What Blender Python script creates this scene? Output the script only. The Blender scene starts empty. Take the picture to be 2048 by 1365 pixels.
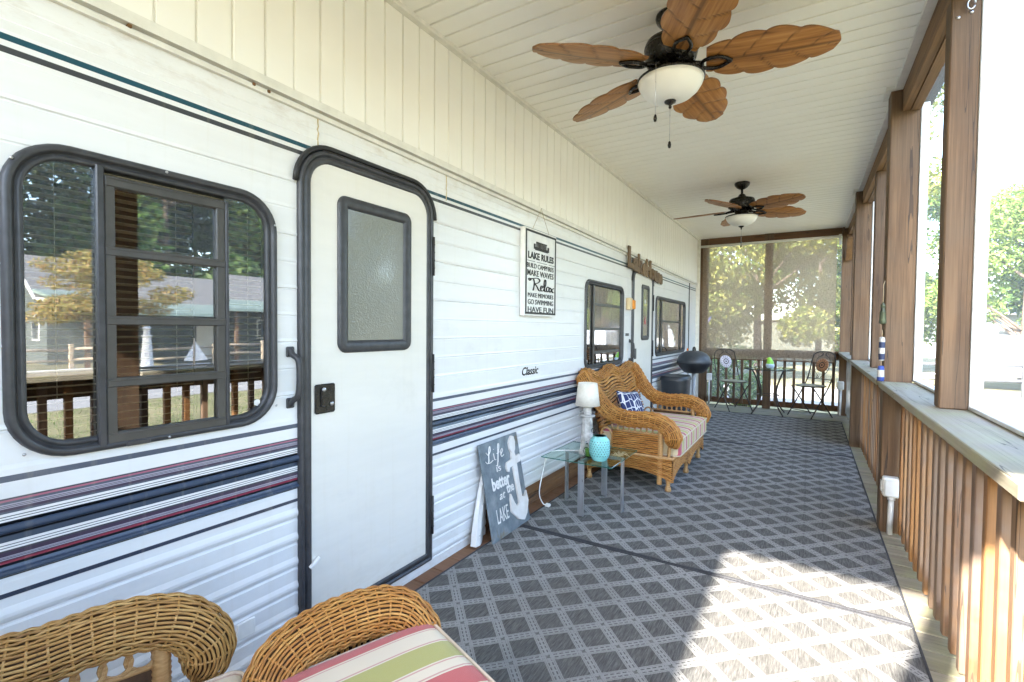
import bpy, bmesh, math, random
import numpy as np
from mathutils import Vector, Matrix
R=math.radians; PI=math.pi
random.seed(7); RNG=np.random.default_rng(7)
sc=bpy.context.scene; col=sc.collection
# ------------------------------------------------------------------ camera
yaw,pit,rol=R(31.64),R(1.527),R(0.493)
cf=Vector((-math.sin(yaw)*math.cos(pit),math.cos(yaw)*math.cos(pit),-math.sin(pit)))
cr=Vector((math.cos(yaw),math.sin(yaw),0)); cu=cr.cross(cf)
cr,cu=(math.cos(rol)*cr+math.sin(rol)*cu),(-math.sin(rol)*cr+math.cos(rol)*cu)
cam=bpy.data.cameras.new('camera'); cam.sensor_width=36; cam.lens=964.8/2048*36
cam.clip_start=.02; cam.clip_end=800
camo=bpy.data.objects.new('camera',cam); col.objects.link(camo)
camo.matrix_world=Matrix.Translation((0,0,1.29))@Matrix((cr,cu,-cf)).transposed().to_4x4()
sc.camera=camo
# ------------------------------------------------------------------ world, sun, exposure
w=bpy.data.worlds.new('World'); sc.world=w; w.use_nodes=True
nt=w.node_tree; bg=nt.nodes['Background']
sky=nt.nodes.new('ShaderNodeTexSky'); sky.sky_type='NISHITA'; sky.sun_disc=False
sd=Vector((-.276,-.961,.615)).normalized()          # towards the sun
sky.sun_elevation=math.asin(sd.z); sky.sun_rotation=math.atan2(sd.x,sd.y)
sky.air_density=1.0; sky.dust_density=1.2; sky.ozone_density=1.0
nt.links.new(sky.outputs[0],bg.inputs[0]); bg.inputs[1].default_value=.15
sl=bpy.data.lights.new('sun','SUN'); sl.energy=2.8; sl.angle=R(.8); sl.color=(1,.95,.86)
so=bpy.data.objects.new('sun',sl); col.objects.link(so)
so.rotation_euler=(-sd).to_track_quat('-Z','Y').to_euler(); so.location=(-6,-20,14)
sc.view_settings.view_transform='Standard'; sc.view_settings.look='None'
sc.view_settings.gamma=1; sc.view_settings.use_curve_mapping=False
sc.view_settings.exposure=3.95
sc.cycles.use_denoising=True
sc.cycles.max_bounces=9; sc.cycles.diffuse_bounces=5; sc.cycles.glossy_bounces=4
sc.cycles.transmission_bounces=6; sc.cycles.transparent_max_bounces=14
sc.cycles.caustics_reflective=False; sc.cycles.caustics_refractive=False
sc.cycles.sample_clamp_indirect=8
# ------------------------------------------------------------------ mesh helpers
class MB:
    def __init__(s): s.v=[];s.f=[];s.m=[];s.sm=[];s.uv=[]
    def add(s,v,f,m=0,sm=False,uv=None):
        o=len(s.v); s.v+= [tuple(map(float,p)) for p in v]
        s.uv+= [tuple(map(float,p)) for p in uv] if uv is not None else [(0.,0.)]*len(v)
        for q in f: s.f.append([i+o for i in q])
        s.m+= [m]*len(f) if isinstance(m,int) else list(m); s.sm+=[sm]*len(f)
        return s
    def box(s,x0,x1,y0,y1,z0,z1,m=0):
        v=[(x,y,z) for x in(x0,x1) for y in(y0,y1) for z in(z0,z1)]
        return s.add(v,[(0,1,3,2),(4,6,7,5),(0,4,5,1),(2,3,7,6),(0,2,6,4),(1,5,7,3)],m)
    def cbox(s,x0,x1,y0,y1,z0,z1,c=.004,m=0,fr=None):
        lo=(x0,y0,z0);hi=(x1,y1,z1);v=[];idx={}
        for a in(0,1):
            for b in(0,1):
                for d in(0,1):
                    k=(a,b,d)
                    for ax in range(3):
                        p=[]
                        for i in range(3):
                            e=hi[i] if k[i] else lo[i]
                            if i!=ax: e+= -c if k[i] else c
                            p.append(e)
                        idx[k,ax]=len(v); v.append(p)
        f=[]
        for ax in range(3):
            o=[i for i in range(3) if i!=ax]
            for sd_ in(0,1):
                q=[]
                for (p1,p2) in((0,0),(1,0),(1,1),(0,1)):
                    k=[0,0,0];k[ax]=sd_;k[o[0]]=p1;k[o[1]]=p2;q.append(idx[tuple(k),ax])
                fl=(sd_==1)!=(ax==1)
                f.append(q if fl else q[::-1])
        for ax in range(3):
            o=[i for i in range(3) if i!=ax]
            for p1 in(0,1):
                for p2 in(0,1):
                    k0=[0,0,0];k0[o[0]]=p1;k0[o[1]]=p2;k1=list(k0);k1[ax]=1
                    k0=tuple(k0);k1=tuple(k1)
                    q=[idx[k0,o[0]],idx[k1,o[0]],idx[k1,o[1]],idx[k0,o[1]]]
                    f.append(q)
        for a in(0,1):
            for b in(0,1):
                for d in(0,1):
                    f.append([idx[(a,b,d),i] for i in range(3)])
        if fr is not None: v=[tuple(fr@Vector(p)) for p in v]
        return s.add(v,f,m)
    def prism(s,poly,z0,z1,m=0,fr=None):
        n=len(poly); v=[(x,y,z0) for x,y in poly]+[(x,y,z1) for x,y in poly]
        if fr is not None: v=[tuple(fr@Vector(p)) for p in v]
        f=[list(range(n))[::-1],[n+i for i in range(n)]]+[(i,(i+1)%n,n+(i+1)%n,n+i) for i in range(n)]
        return s.add(v,f,m)
    def lathe(s,prof,c=(0,0,0),n=24,m=0,fr=None,sm=True):
        v=[];f=[]
        for (r,z) in prof:
            for i in range(n):
                a=2*PI*i/n; v.append((c[0]+r*math.cos(a),c[1]+r*math.sin(a),c[2]+z))
        for j in range(len(prof)-1):
            for i in range(n):
                f.append((j*n+i,j*n+(i+1)%n,(j+1)*n+(i+1)%n,(j+1)*n+i))
        if prof[0][0]>1e-5: f.append(list(range(n))[::-1])
        if prof[-1][0]>1e-5: f.append([(len(prof)-1)*n+i for i in range(n)])
        if fr is not None: v=[tuple(fr@Vector(p)) for p in v]
        return s.add(v,f,m,sm)
    def tube(s,pts,r,n=8,m=0,caps=True,closed=False,flat=1.0,fr=None):
        P=np.array(pts,float); N=len(P)
        rr=np.full(N,r) if np.isscalar(r) else np.array(r,float)
        T,A,B=frames(P,closed)
        v=[];f=[];uv=[]
        L=0
        for i in range(N):
            if i: L+=np.linalg.norm(P[i]-P[i-1])
            for k in range(n):
                a=2*PI*k/n
                v.append(P[i]+rr[i]*(A[i]*math.cos(a)+B[i]*math.sin(a)*flat)); uv.append((L,k/n))
        for i in range(N-1+(1 if closed else 0)):
            j=(i+1)%N
            for k in range(n): f.append((i*n+k,i*n+(k+1)%n,j*n+(k+1)%n,j*n+k))
        if caps and not closed:
            f.append(list(range(n))[::-1]); f.append([(N-1)*n+k for k in range(n)])
        if fr is not None: v=[tuple(fr@Vector(p)) for p in v]
        return s.add(v,f,m,True,uv)
    def grid(s,X,uv=None,m=0,closeu=False,closev=False,flip=False,sm=True):
        nu,nv=X.shape[:2]; f=[]
        for i in range(nu-1+closeu):
            a=i*nv;b=((i+1)%nu)*nv
            for j in range(nv-1+closev):
                k=(j+1)%nv
                q=(a+j,b+j,b+k,a+k); f.append(q[::-1] if flip else q)
        return s.add(X.reshape(-1,3),f,m,sm,None if uv is None else uv.reshape(-1,2))
    def mesh(s,name,mats):
        me=bpy.data.meshes.new(name); me.from_pydata(s.v,[],s.f)
        for m_ in mats: me.materials.append(m_)
        me.polygons.foreach_set('material_index',s.m); me.polygons.foreach_set('use_smooth',s.sm)
        if any(u!=(0.,0.) for u in s.uv):
            ul=me.uv_layers.new(name='UVMap'); li=np.empty(len(me.loops),int); me.loops.foreach_get('vertex_index',li)
            ul.data.foreach_set('uv',np.array(s.uv,'f')[li].ravel())
        me.validate(); me.update(); return me
def frames(P,closed=False):
    N=len(P); T=np.zeros_like(P)
    for i in range(N):
        a=P[(i-1)%N] if (closed or i) else P[i]; b=P[(i+1)%N] if (closed or i<N-1) else P[i]
        T[i]=(b-a)/max(np.linalg.norm(b-a),1e-9)
    up=np.array([0,0,1.]); 
    if abs(T[0]@up)>.9: up=np.array([0,1.,0])
    A=np.zeros_like(P);B=np.zeros_like(P)
    a=np.cross(up,T[0]);a/=np.linalg.norm(a)
    for i in range(N):
        a=a-T[i]*(a@T[i]); a/=max(np.linalg.norm(a),1e-9); A[i]=a; B[i]=np.cross(T[i],a)
    return T,A,B
def crom(pts,n=8,closed=False):
    P=[np.array(p,float) for p in pts]; out=[]; N=len(P)
    for i in range(N if closed else N-1):
        p0=P[(i-1)%N] if (closed or i) else 2*P[0]-P[1]; p1=P[i]; p2=P[(i+1)%N]
        p3=P[(i+2)%N] if (closed or i<N-2) else 2*P[-1]-P[-2]
        for k in range(n):
            t=k/n; out.append(.5*((2*p1)+(p2-p0)*t+(2*p0-5*p1+4*p2-p3)*t*t+(3*p1-p0-3*p2+p3)*t**3))
    if not closed: out.append(P[-1])
    return np.array(out)
WL={}
def link(o,parent=None):
    col.objects.link(o)
    if parent is not None: o.parent=parent
    return o
def tag(o,label=None,cat=None,group=None,kind=None):
    if label: o['label']=label
    if cat: o['category']=cat
    if group: o['group']=group
    if kind: o['kind']=kind
    return o
def thing(name,loc,label=None,cat=None,group=None,rz=0,kind=None):
    o=bpy.data.objects.new(name,None); o.empty_display_size=.1; link(o)
    o.location=loc; o.rotation_euler=(0,0,rz); WL[o]=Vector(loc) if not rz else None
    return tag(o,label,cat,group,kind)
def wl(p): return WL.get(p) or Vector((0,0,0))
def part(name,mb,mats,parent=None,world=True,kind=None,label=None):
    """mesh object from an MB; with world=True its points are world points"""
    if not isinstance(mats,(list,tuple)): mats=[mats]
    if parent is not None and world:
        o_=wl(parent); mb.v=[(a-o_.x,b-o_.y,c-o_.z) for a,b,c in mb.v]
    o=bpy.data.objects.new(name,mb.mesh(name,mats)); link(o,parent)
    if parent is not None: WL[o]=wl(parent)
    return tag(o,label=label,kind=kind)
def piece(name,me,parent,loc,rot=None,scale=None):
    o=bpy.data.objects.new(name,me); link(o,parent); o.location=Vector(loc)-wl(parent) if parent is not None else loc
    if rot: o.rotation_euler=rot
    if scale: o.scale=scale
    return o
def copy_tree(o,parent=None):
    c=o.copy(); col.objects.link(c); c.parent=parent
    for ch in list(o.children): copy_tree(ch,c)
    return c
# ------------------------------------------------------------------ materials
class NT:
    def __init__(s,name):
        s.mat=bpy.data.materials.new(name); s.mat.use_nodes=True; s.t=s.mat.node_tree; s.n=s.t.nodes
        s.bsdf=s.n['Principled BSDF']; s.out=s.n['Material Output']
    def new(s,t,**k):
        n=s.n.new('ShaderNode'+t)
        for a,b in k.items(): setattr(n,a,b)
        return n
    def L(s,a,b): s.t.links.new(a,b)
    def set(s,node,key,val):
        if hasattr(val,'is_output') or isinstance(val,bpy.types.NodeSocket): s.L(val,node.inputs[key])
        else: node.inputs[key].default_value=val
    def math(s,op,a,b=None,c=None,clamp=False):
        n=s.new('Math',operation=op,use_clamp=clamp); s.set(n,0,a)
        if b is not None: s.set(n,1,b)
        if c is not None: s.set(n,2,c)
        return n.outputs[0]
    def vec(s,op,a,b):
        n=s.new('VectorMath',operation=op); s.set(n,0,a); s.set(n,1,b); return n.outputs[0]
    def mix(s,f,a,b,bt='MIX'):
        n=s.new('Mix',data_type='RGBA',blend_type=bt); s.set(n,0,f)
        for k,vv in((6,a),(7,b)):
            s.set(n,k,vv if isinstance(vv,bpy.types.NodeSocket) else (*vv,1) if len(vv)==3 else vv)
        return n.outputs[2]
    def coord(s,kind='Object',rnd=True,scale=(1,1,1)):
        tc=s.new('TexCoord'); v=tc.outputs[kind]
        if rnd:
            oi=s.new('ObjectInfo'); r=s.math('MULTIPLY',oi.outputs['Random'],41.0)
            cb=s.new('CombineXYZ'); 
            for i in range(3): s.L(r,cb.inputs[i])
            v=s.vec('ADD',v,cb.outputs[0])
        if scale!=(1,1,1): v=s.vec('MULTIPLY',v,scale)
        return v
    def noise(s,v,scale=5,detail=3,rough=.55,dist=0):
        n=s.new('TexNoise'); s.L(v,n.inputs['Vector']); n.inputs['Scale'].default_value=scale
        n.inputs['Detail'].default_value=detail; n.inputs['Roughness'].default_value=rough; n.inputs['Distortion'].default_value=dist
        return n.outputs['Fac']
    def ramp(s,f,stops):
        n=s.new('ValToRGB'); s.L(f,n.inputs[0]); e=n.color_ramp.elements
        while len(e)<len(stops): e.new(.5)
        for i,(p,c) in enumerate(stops):
            e[i].position=p; e[i].color=(*c,1) if not np.isscalar(c) else (c,c,c,1)
        return n.outputs[0]
    def bump(s,h,strength=.3,dist=.01):
        n=s.new('Bump'); n.inputs['Strength'].default_value=strength; n.inputs['Distance'].default_value=dist
        s.L(h,n.inputs['Height']); s.L(n.outputs[0],s.bsdf.inputs['Normal']); return n
    def fin(s,color=None,rough=None,metal=None,**k):
        if color is not None: s.set(s.bsdf,'Base Color',color if isinstance(color,bpy.types.NodeSocket) else (*color,1))
        if rough is not None: s.set(s.bsdf,'Roughness',rough)
        if metal is not None: s.set(s.bsdf,'Metallic',metal)
        for a,b in k.items(): s.set(s.bsdf,a.replace('_',' '),b)
        return s.mat
def m_noise(name,c1,c2,scale=8,rough=.5,bump=.0,metal=0,stretch=(1,1,1),detail=4,bscale=None,rr=.12,**k):
    t=NT(name); v=t.coord(scale=stretch); f=t.noise(v,scale,detail)
    c=t.ramp(f,[(.3,c1),(.7,c2)])
    f2=t.noise(v,scale*3.1,2)
    if bump: t.bump(t.noise(v,bscale or scale*4,3),bump,.004)
    return t.fin(c,t.math('MULTIPLY_ADD',f2,rr*2,rough-rr,clamp=True),metal,**k)
def wood(name,c1,c2,c3,axis,grey=0,greycol=(.3,.28,.26),rough=.75,green=0,bump=.5,gs=1.0,vary=.35,red=0):
    t=NT(name); tc=t.coord()
    ax={'x':(.9,15,15),'y':(15,.9,15),'z':(15,15,.9)}[axis]; ax=tuple(a*gs for a in ax)
    fine={'x':(3,120,120),'y':(120,3,120),'z':(120,120,3)}[axis]
    v=t.vec('MULTIPLY',tc,ax); g=t.noise(v,1.0,6,.6,.6)
    vf=t.vec('MULTIPLY',tc,fine); g2=t.noise(vf,1.0,3,.6)
    gg=t.math('ADD',t.math('MULTIPLY',g,.62),t.math('MULTIPLY',g2,.38))
    c=t.ramp(gg,[(.37,c1),(.5,c2),(.63,c3)])
    oi=t.new('ObjectInfo')
    c=t.mix(vary,c,t.mix(oi.outputs['Random'],c1,c3))

    if grey:
        b=t.noise(tc,2.6,4,.65); c=t.mix(t.math('MULTIPLY',t.ramp(b,[(.38,0.),(.62,1.)]),grey),c,greycol)
    # checks (drying cracks) and knots
    cv=t.vec('MULTIPLY',tc,{'x':(.5,22,22),'y':(22,.5,22),'z':(22,22,.5)}[axis])
    cn=t.noise(cv,1.0,2,.4,.3); ck=t.math('LESS_THAN',t.math('ABSOLUTE',t.math('SUBTRACT',cn,.5)),.0035)
    c=t.mix(t.math('MULTIPLY',ck,.75),c,(.03,.02,.015))
    kv=t.vec('MULTIPLY',tc,{'x':(1.3,7,7),'y':(7,1.3,7),'z':(7,7,1.3)}[axis])
    vo=t.new('TexVoronoi'); t.L(kv,vo.inputs['Vector']); vo.inputs['Scale'].default_value=.8
    kn=t.math('LESS_THAN',vo.outputs['Distance'],.07); c=t.mix(t.math('MULTIPLY',kn,.7),c,(.05,.025,.012))
    if green:
        b=t.noise(tc,4.5,4,.6); c=t.mix(t.math('MULTIPLY',t.ramp(b,[(.42,0.),(.62,1.)]),green),c,(.33,.36,.16))
    if red:
        sx=t.new('SeparateXYZ'); tr_=t.new('TexCoord'); t.L(tr_.outputs['Object'],sx.inputs[0])
        c=t.mix(t.math('MULTIPLY',t.math('LESS_THAN',sx.outputs[0],-.93),.9),c,t.mix(gg,(.07,.024,.010),(.34,.15,.065)))
    if bump: t.bump(t.math('SUBTRACT',gg,ck),bump,.003)
    return t.fin(c,rough)
def plain(name,c,rough=.5,metal=0,**k): return m_noise(name,tuple(x*.9 for x in c),tuple(min(1,x*1.08) for x in c),14,rough,.06,metal,**k)
M={}
M['white_siding']=None
def siding_mat(name,c,rough=.3,vary=.06):
    t=NT(name); v=t.coord(rnd=False,scale=(1,.7,6)); f=t.noise(v,3,4,.6)
    cc=t.mix(t.ramp(f,[(.3,0.),(.75,1.)]),c,tuple(x*(1-vary) for x in c))
    st=t.noise(t.coord(rnd=False,scale=(1,14,.6)),2.2,4,.6)      # faint vertical run-off streaks
    cc=t.mix(t.math('MULTIPLY',t.ramp(st,[(.55,0.),(.8,1.)]),.18),cc,(.62,.56,.45))
    tz=t.new('TexCoord'); sz=t.new('SeparateXYZ'); t.L(tz.outputs['Object'],sz.inputs[0])
    dn=t.noise(t.vec('MULTIPLY',tz.outputs['Object'],(1,2.2,7)),3,5,.7)
    up=t.math('MULTIPLY',t.ramp(t.math('SUBTRACT',sz.outputs[2],1.4),[(.60,0.),(.74,1.)]),t.ramp(dn,[(.50,0.),(.68,1.)]))
    lo_=t.math('MULTIPLY',t.ramp(sz.outputs[2],[(.03,1.),(.22,0.)]),t.ramp(dn,[(.45,0.),(.7,1.)]))
    cc=t.mix(t.math('MULTIPLY',t.math('ADD',up,lo_),.42,clamp=True),cc,(.38,.27,.14))
    sm_=t.noise(t.vec('MULTIPLY',tz.outputs['Object'],(1,1.1,1.6)),2.3,5,.7); cc=t.mix(t.math('MULTIPLY',t.ramp(sm_,[(.56,0.),(.70,1.)]),.16),cc,(.45,.43,.40))
    t.bump(t.noise(t.coord(rnd=False,scale=(1,1.2,3)),2.5,3),.22,.015)
    return t.fin(cc,rough,0)
M['siding']=siding_mat('white_painted_aluminium',(.80,.80,.80))
for nm,c in dict(navy=(.035,.048,.080),black=(.008,.009,.013),pink=(.42,.13,.20),lilac=(.40,.38,.47),purple=(.05,.035,.075),
                 blue=(.045,.068,.115),crimson=(.24,.03,.06),slate=(.075,.095,.14),line=(.05,.055,.075),teal=(.012,.075,.11),
                 greystripe=(.055,.06,.068)).items():
    M['s_'+nm]=siding_mat('stripe_'+nm,c,.28,.15)
M['soffit']=m_noise('cream_vinyl',(.86,.835,.775),(.89,.87,.815),3,.42,.05)
M['ceil']=m_noise('ceiling_vinyl',(.88,.855,.80),(.91,.89,.84),3,.45,.04)
M['trimwhite']=plain('white_vinyl_trim',(.74,.72,.66),.4)
M['rubber']=m_noise('dark_grey_window_frame',(.032,.033,.037),(.055,.056,.062),26,.42,.08)
M['rubber2']=m_noise('black_gasket',(.012,.012,.013),(.022,.022,.024),26,.55,.05)
M['sash']=m_noise('bronze_sash',(.052,.050,.047),(.075,.071,.066),18,.4,.05)
M['door']=siding_mat('cream_door_skin',(.77,.74,.68),.34,.05)
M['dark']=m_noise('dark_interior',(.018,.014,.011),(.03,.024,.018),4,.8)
M['slat']=plain('cream_blind_slat',(.78,.73,.58),.5)
M['curtain']=m_noise('grey_curtain',(.10,.095,.085),(.17,.16,.14),9,.9,.1,stretch=(1,6,.5))
M['chrome']=plain('worn_steel',(.5,.5,.52),.3,.9)
M['metal']=m_noise('brushed_steel',(.42,.43,.46),(.60,.61,.64),9,.32,.05,.85,stretch=(3,3,.4))
M['whiteplastic']=plain('white_plastic',(.78,.77,.74),.35)
M['greyplastic']=plain('pale_grey_pvc',(.60,.61,.61),.38)
def m_glass():
    t=NT('tinted_window_glass'); n=t.n; n.remove(t.bsdf)
    tr=t.new('BsdfTransparent'); tr.inputs[0].default_value=(.72,.72,.68,1)
    gl=t.new('BsdfGlossy'); gl.inputs['Roughness'].default_value=.004; gl.inputs[0].default_value=(.95,.97,1,1)
    bn=t.new('Bump'); bn.inputs['Strength'].default_value=.03; bn.inputs['Distance'].default_value=.0008; t.L(t.noise(t.coord(rnd=False),9,2),bn.inputs['Height']); t.L(bn.outputs[0],gl.inputs['Normal'])
    fr=t.new('Fresnel'); fr.inputs[0].default_value=1.9
    f=t.math('MULTIPLY',fr.outputs[0],2.6,clamp=True)
    mx=t.new('MixShader'); t.L(f,mx.inputs[0]); t.L(tr.outputs[0],mx.inputs[1]); t.L(gl.outputs[0],mx.inputs[2])
    t.L(mx.outputs[0],t.out.inputs[0]); return t.mat
M['glass']=m_glass()
def m_clear(name,tint,ior=1.45):
    t=NT(name); t.n.remove(t.bsdf)
    tr=t.new('BsdfTransparent'); tr.inputs[0].default_value=(*tint,1)
    gl=t.new('BsdfGlossy'); gl.inputs['Roughness'].default_value=.01
    fr=t.new('Fresnel'); fr.inputs[0].default_value=ior; ge=t.new('NewGeometry')
    mx=t.new('MixShader'); t.L(t.math('MULTIPLY',fr.outputs[0],t.math('SUBTRACT',1.0,ge.outputs['Backfacing'])),mx.inputs[0]); t.L(tr.outputs[0],mx.inputs[1]); t.L(gl.outputs[0],mx.inputs[2])
    t.L(mx.outputs[0],t.out.inputs[0]); return t.mat
M['tableglass']=m_clear('clear_table_glass',(.80,.92,.88)); M['tableedge']=plain('green_glass_edge',(.03,.16,.13),.1)
M['jar']=m_clear('jar_glass',(.85,.9,.85))
def m_obscure():
    t=NT('obscure_glass'); v=t.coord(rnd=False); 
    vo=t.new('TexVoronoi'); t.L(v,vo.inputs['Vector']); vo.inputs['Scale'].default_value=170; vo.feature='SMOOTH_F1'
    h=t.math('ADD',vo.outputs['Distance'],t.noise(v,60,3)); t.bump(h,.35,.004)
    return t.fin((.20,.20,.165),.16,0,Coat_Weight=.5,Coat_Roughness=.08)
M['obscure']=m_obscure()
def m_screen(name,c,cover,nscale=0,amp=0):
    t=NT(name); t.n.remove(t.bsdf)
    tr=t.new('BsdfTransparent'); d=t.new('BsdfDiffuse'); d.inputs[0].default_value=(*c,1)
    tl=t.new('BsdfTranslucent'); tl.inputs[0].default_value=(*c,1)
    ad=t.new('MixShader'); ad.inputs[0].default_value=.45; t.L(d.outputs[0],ad.inputs[1]); t.L(tl.outputs[0],ad.inputs[2])
    mx=t.new('MixShader'); t.L(tr.outputs[0],mx.inputs[1]); t.L(ad.outputs[0],mx.inputs[2])
    if nscale:
        v=t.coord(rnd=False); n1=t.noise(t.vec('MULTIPLY',v,(1,1,.25)),nscale,2,.7); n2=t.noise(t.vec('MULTIPLY',v,(.25,1,1)),nscale*1.3,2,.7)
        f=t.math('MULTIPLY_ADD',t.math('SUBTRACT',t.math('ADD',n1,n2),1.0),amp,cover,clamp=True); t.L(f,mx.inputs[0])
    else: mx.inputs[0].default_value=cover
    t.L(mx.outputs[0],t.out.inputs[0]); return t.mat
M['screen']=m_screen('fibreglass_insect_screen',(.66,.67,.68),.20)
M['shade']=m_screen('brown_sun_shade_mesh',(.37,.28,.195),.70,75,.6)
M['post']=wood('weathered_post_wood',(.036,.017,.007),(.105,.056,.026),(.195,.114,.058),'z',.4,(.13,.090,.058),bump=.9)
M['post_y']=wood('beam_wood_long',(.075,.036,.014),(.165,.080,.028),(.26,.14,.058),'y',.2,(.15,.115,.09))
M['post_x']=wood('beam_wood_cross',(.07,.030,.012),(.135,.060,.022),(.20,.10,.042),'x',.15,(.13,.10,.08))
M['picket']=wood('picket_wood',(.066,.025,.009),(.20,.092,.034),(.34,.19,.085),'z',.6,(.17,.135,.115),vary=.65)
M['picket2']=wood('grey_picket_wood',(.055,.030,.018),(.13,.078,.047),(.22,.145,.095),'z',.4,(.15,.115,.09),vary=.4)
M['picket3']=wood('orange_picket_wood',(.125,.045,.012),(.27,.118,.034),(.39,.205,.075),'z',.25,(.12,.07,.045),vary=.4)
M['rail']=wood('rail_cap_wood',(.15,.12,.085),(.245,.21,.16),(.34,.30,.235),'y',.5,(.30,.275,.22),green=.3)
M['deck']=wood('deck_plank_wood',(.15,.12,.085),(.255,.215,.16),(.36,.31,.24),'x',.5,(.27,.25,.21),green=.32,red=1)
M['deckdark']=wood('stained_skirt_board',(.10,.040,.015),(.195,.085,.030),(.29,.145,.058),'y',.1)
M['black']=m_noise('black_enamel',(.008,.008,.009),(.016,.016,.017),20,.25,.03)
M['bronze']=m_noise('oil_rubbed_bronze',(.012,.011,.010),(.026,.022,.019),20,.28,.04,.6)
M['frost']=m_noise('frosted_bowl_glass',(.78,.77,.73),(.84,.83,.79),5,.35,.02)
def m_rug():
    t=NT('woven_lattice_rug'); tc=t.new('TexCoord'); sx=t.new('SeparateXYZ'); t.L(tc.outputs['Object'],sx.inputs[0])
    x,y=sx.outputs[0],sx.outputs[1]; P=.1482
    def lat(a):                                            # signed distance (m) to the nearest lattice line
        q=t.math('FRACT',t.math('ADD',t.math('DIVIDE',a,P),.5)); return t.math('MULTIPLY',t.math('SUBTRACT',q,.5),P)
    u=t.math('MULTIPLY',t.math('ADD',x,t.math('SUBTRACT',y,1.021)),.70711); v=t.math('MULTIPLY',t.math('SUBTRACT',t.math('SUBTRACT',y,x),3.123),.70711)
    fz=t.noise(tc.outputs['Object'],420,2,.6); jit=t.math('MULTIPLY',t.math('SUBTRACT',fz,.5),.006)
    du=t.math('ADD',t.math('ABSOLUTE',lat(u)),jit); dv=t.math('ADD',t.math('ABSOLUTE',lat(v)),jit)
    def band(d,along):
        inb=t.math('LESS_THAN',d,.0218)
        dash=t.math('LESS_THAN',t.math('FRACT',t.math('DIVIDE',along,.0247)),.66)
        ln=t.math('LESS_THAN',t.math('ABSOLUTE',t.math('SUBTRACT',d,.0076)),.0026)
        gap=t.math('LESS_THAN',t.math('ABSOLUTE',t.math('SUBTRACT',d,.0165)),.0012)
        k=t.math('SUBTRACT',inb,t.math('MULTIPLY',ln,dash)); return t.math('SUBTRACT',k,t.math('MULTIPLY',gap,.5),clamp=True),inb
    b1,i1=band(du,v); b2,i2=band(dv,u)
    both=t.math('MULTIPLY',i1,i2)
    cr=t.math('MAXIMUM',b1,b2)
    sq=t.math('MULTIPLY',t.math('LESS_THAN',du,.008),t.math('LESS_THAN',dv,.008))
    cr=t.math('SUBTRACT',cr,t.math('MULTIPLY',sq,.8),clamp=True)
    sl=t.noise(t.vec('MULTIPLY',tc.outputs['Object'],(160,14,1)),1,3,.7); sl2=t.noise(tc.outputs['Object'],600,2,.7)
    big=t.noise(tc.outputs['Object'],1.7,3)
    fld=t.ramp(t.math('ADD',t.math('MULTIPLY',sl,.7),t.math('MULTIPLY',sl2,.3)),[(.36,(.062,.060,.056)),(.5,(.125,.120,.113)),(.64,(.205,.197,.185))])
    lit=t.ramp(sl2,[(.35,(.26,.252,.24)),(.65,(.40,.388,.37))])
    c=t.mix(cr,fld,lit); c=t.mix(t.math('MULTIPLY',t.ramp(big,[(.38,0.),(.68,1.)]),.34),c,(.125,.115,.10))
    t.bump(t.math('ADD',t.math('MULTIPLY',cr,.6),t.math('ADD',sl,sl2)),.6,.004)
    return t.fin(c,.93,0,Specular_IOR_Level=.1)
M['rug']=m_rug(); M['bind']=m_noise('rug_binding',(.028,.028,.032),(.055,.055,.06),90,.9,.3)
def m_stripe(name,period,stops,axis=1,off=0):
    t=NT(name); tc=t.new('TexCoord'); sx=t.new('SeparateXYZ'); t.L(tc.outputs['Object'],sx.inputs[0])
    a=t.math('FRACT',t.math('DIVIDE',t.math('ADD',sx.outputs[axis],10*period+off),period))
    n=t.new('ValToRGB'); n.color_ramp.interpolation='CONSTANT'; t.L(a,n.inputs[0]); e=n.color_ramp.elements
    while len(e)<len(stops): e.new(.5)
    for i,(p,c) in enumerate(stops): e[i].position=p; e[i].color=(*c,1)
    v=t.coord(rnd=False); wv=t.noise(v,900,2,.7); c=t.mix(.18,n.outputs[0],t.mix(wv,(.2,.2,.2),(1,1,1)),'MULTIPLY')
    t.bump(t.math('ADD',wv,t.math('MULTIPLY',t.noise(v,9,2),3)),.35,.004)
    return t.fin(c,.9,0,Specular_IOR_Level=.15,Sheen_Weight=.2)
PK=(.55,.13,.12);WH=(.76,.66,.50);GR=(.45,.42,.14);LP=(.62,.36,.30)
STP=[(0,PK),(.235,WH),(.255,LP),(.275,WH),(.385,LP),(.405,WH),(.42,GR),(.70,WH),(.715,LP),(.735,WH),(.945,LP),(.96,WH),(.98,PK)]
M['stripe']=m_stripe('striped_cushion_fabric',.27,STP)
M['stripe2']=m_stripe('striped_seat_fabric',.20,[(0,(.68,.58,.38)),(.10,(.50,.11,.15)),(.34,(.68,.58,.38)),(.44,(.50,.44,.15)),(.72,(.68,.58,.38)),(.82,(.58,.24,.22)),(.93,(.68,.58,.38))])
M['piping']=plain('cream_piping',(.66,.55,.42),.85)
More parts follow.
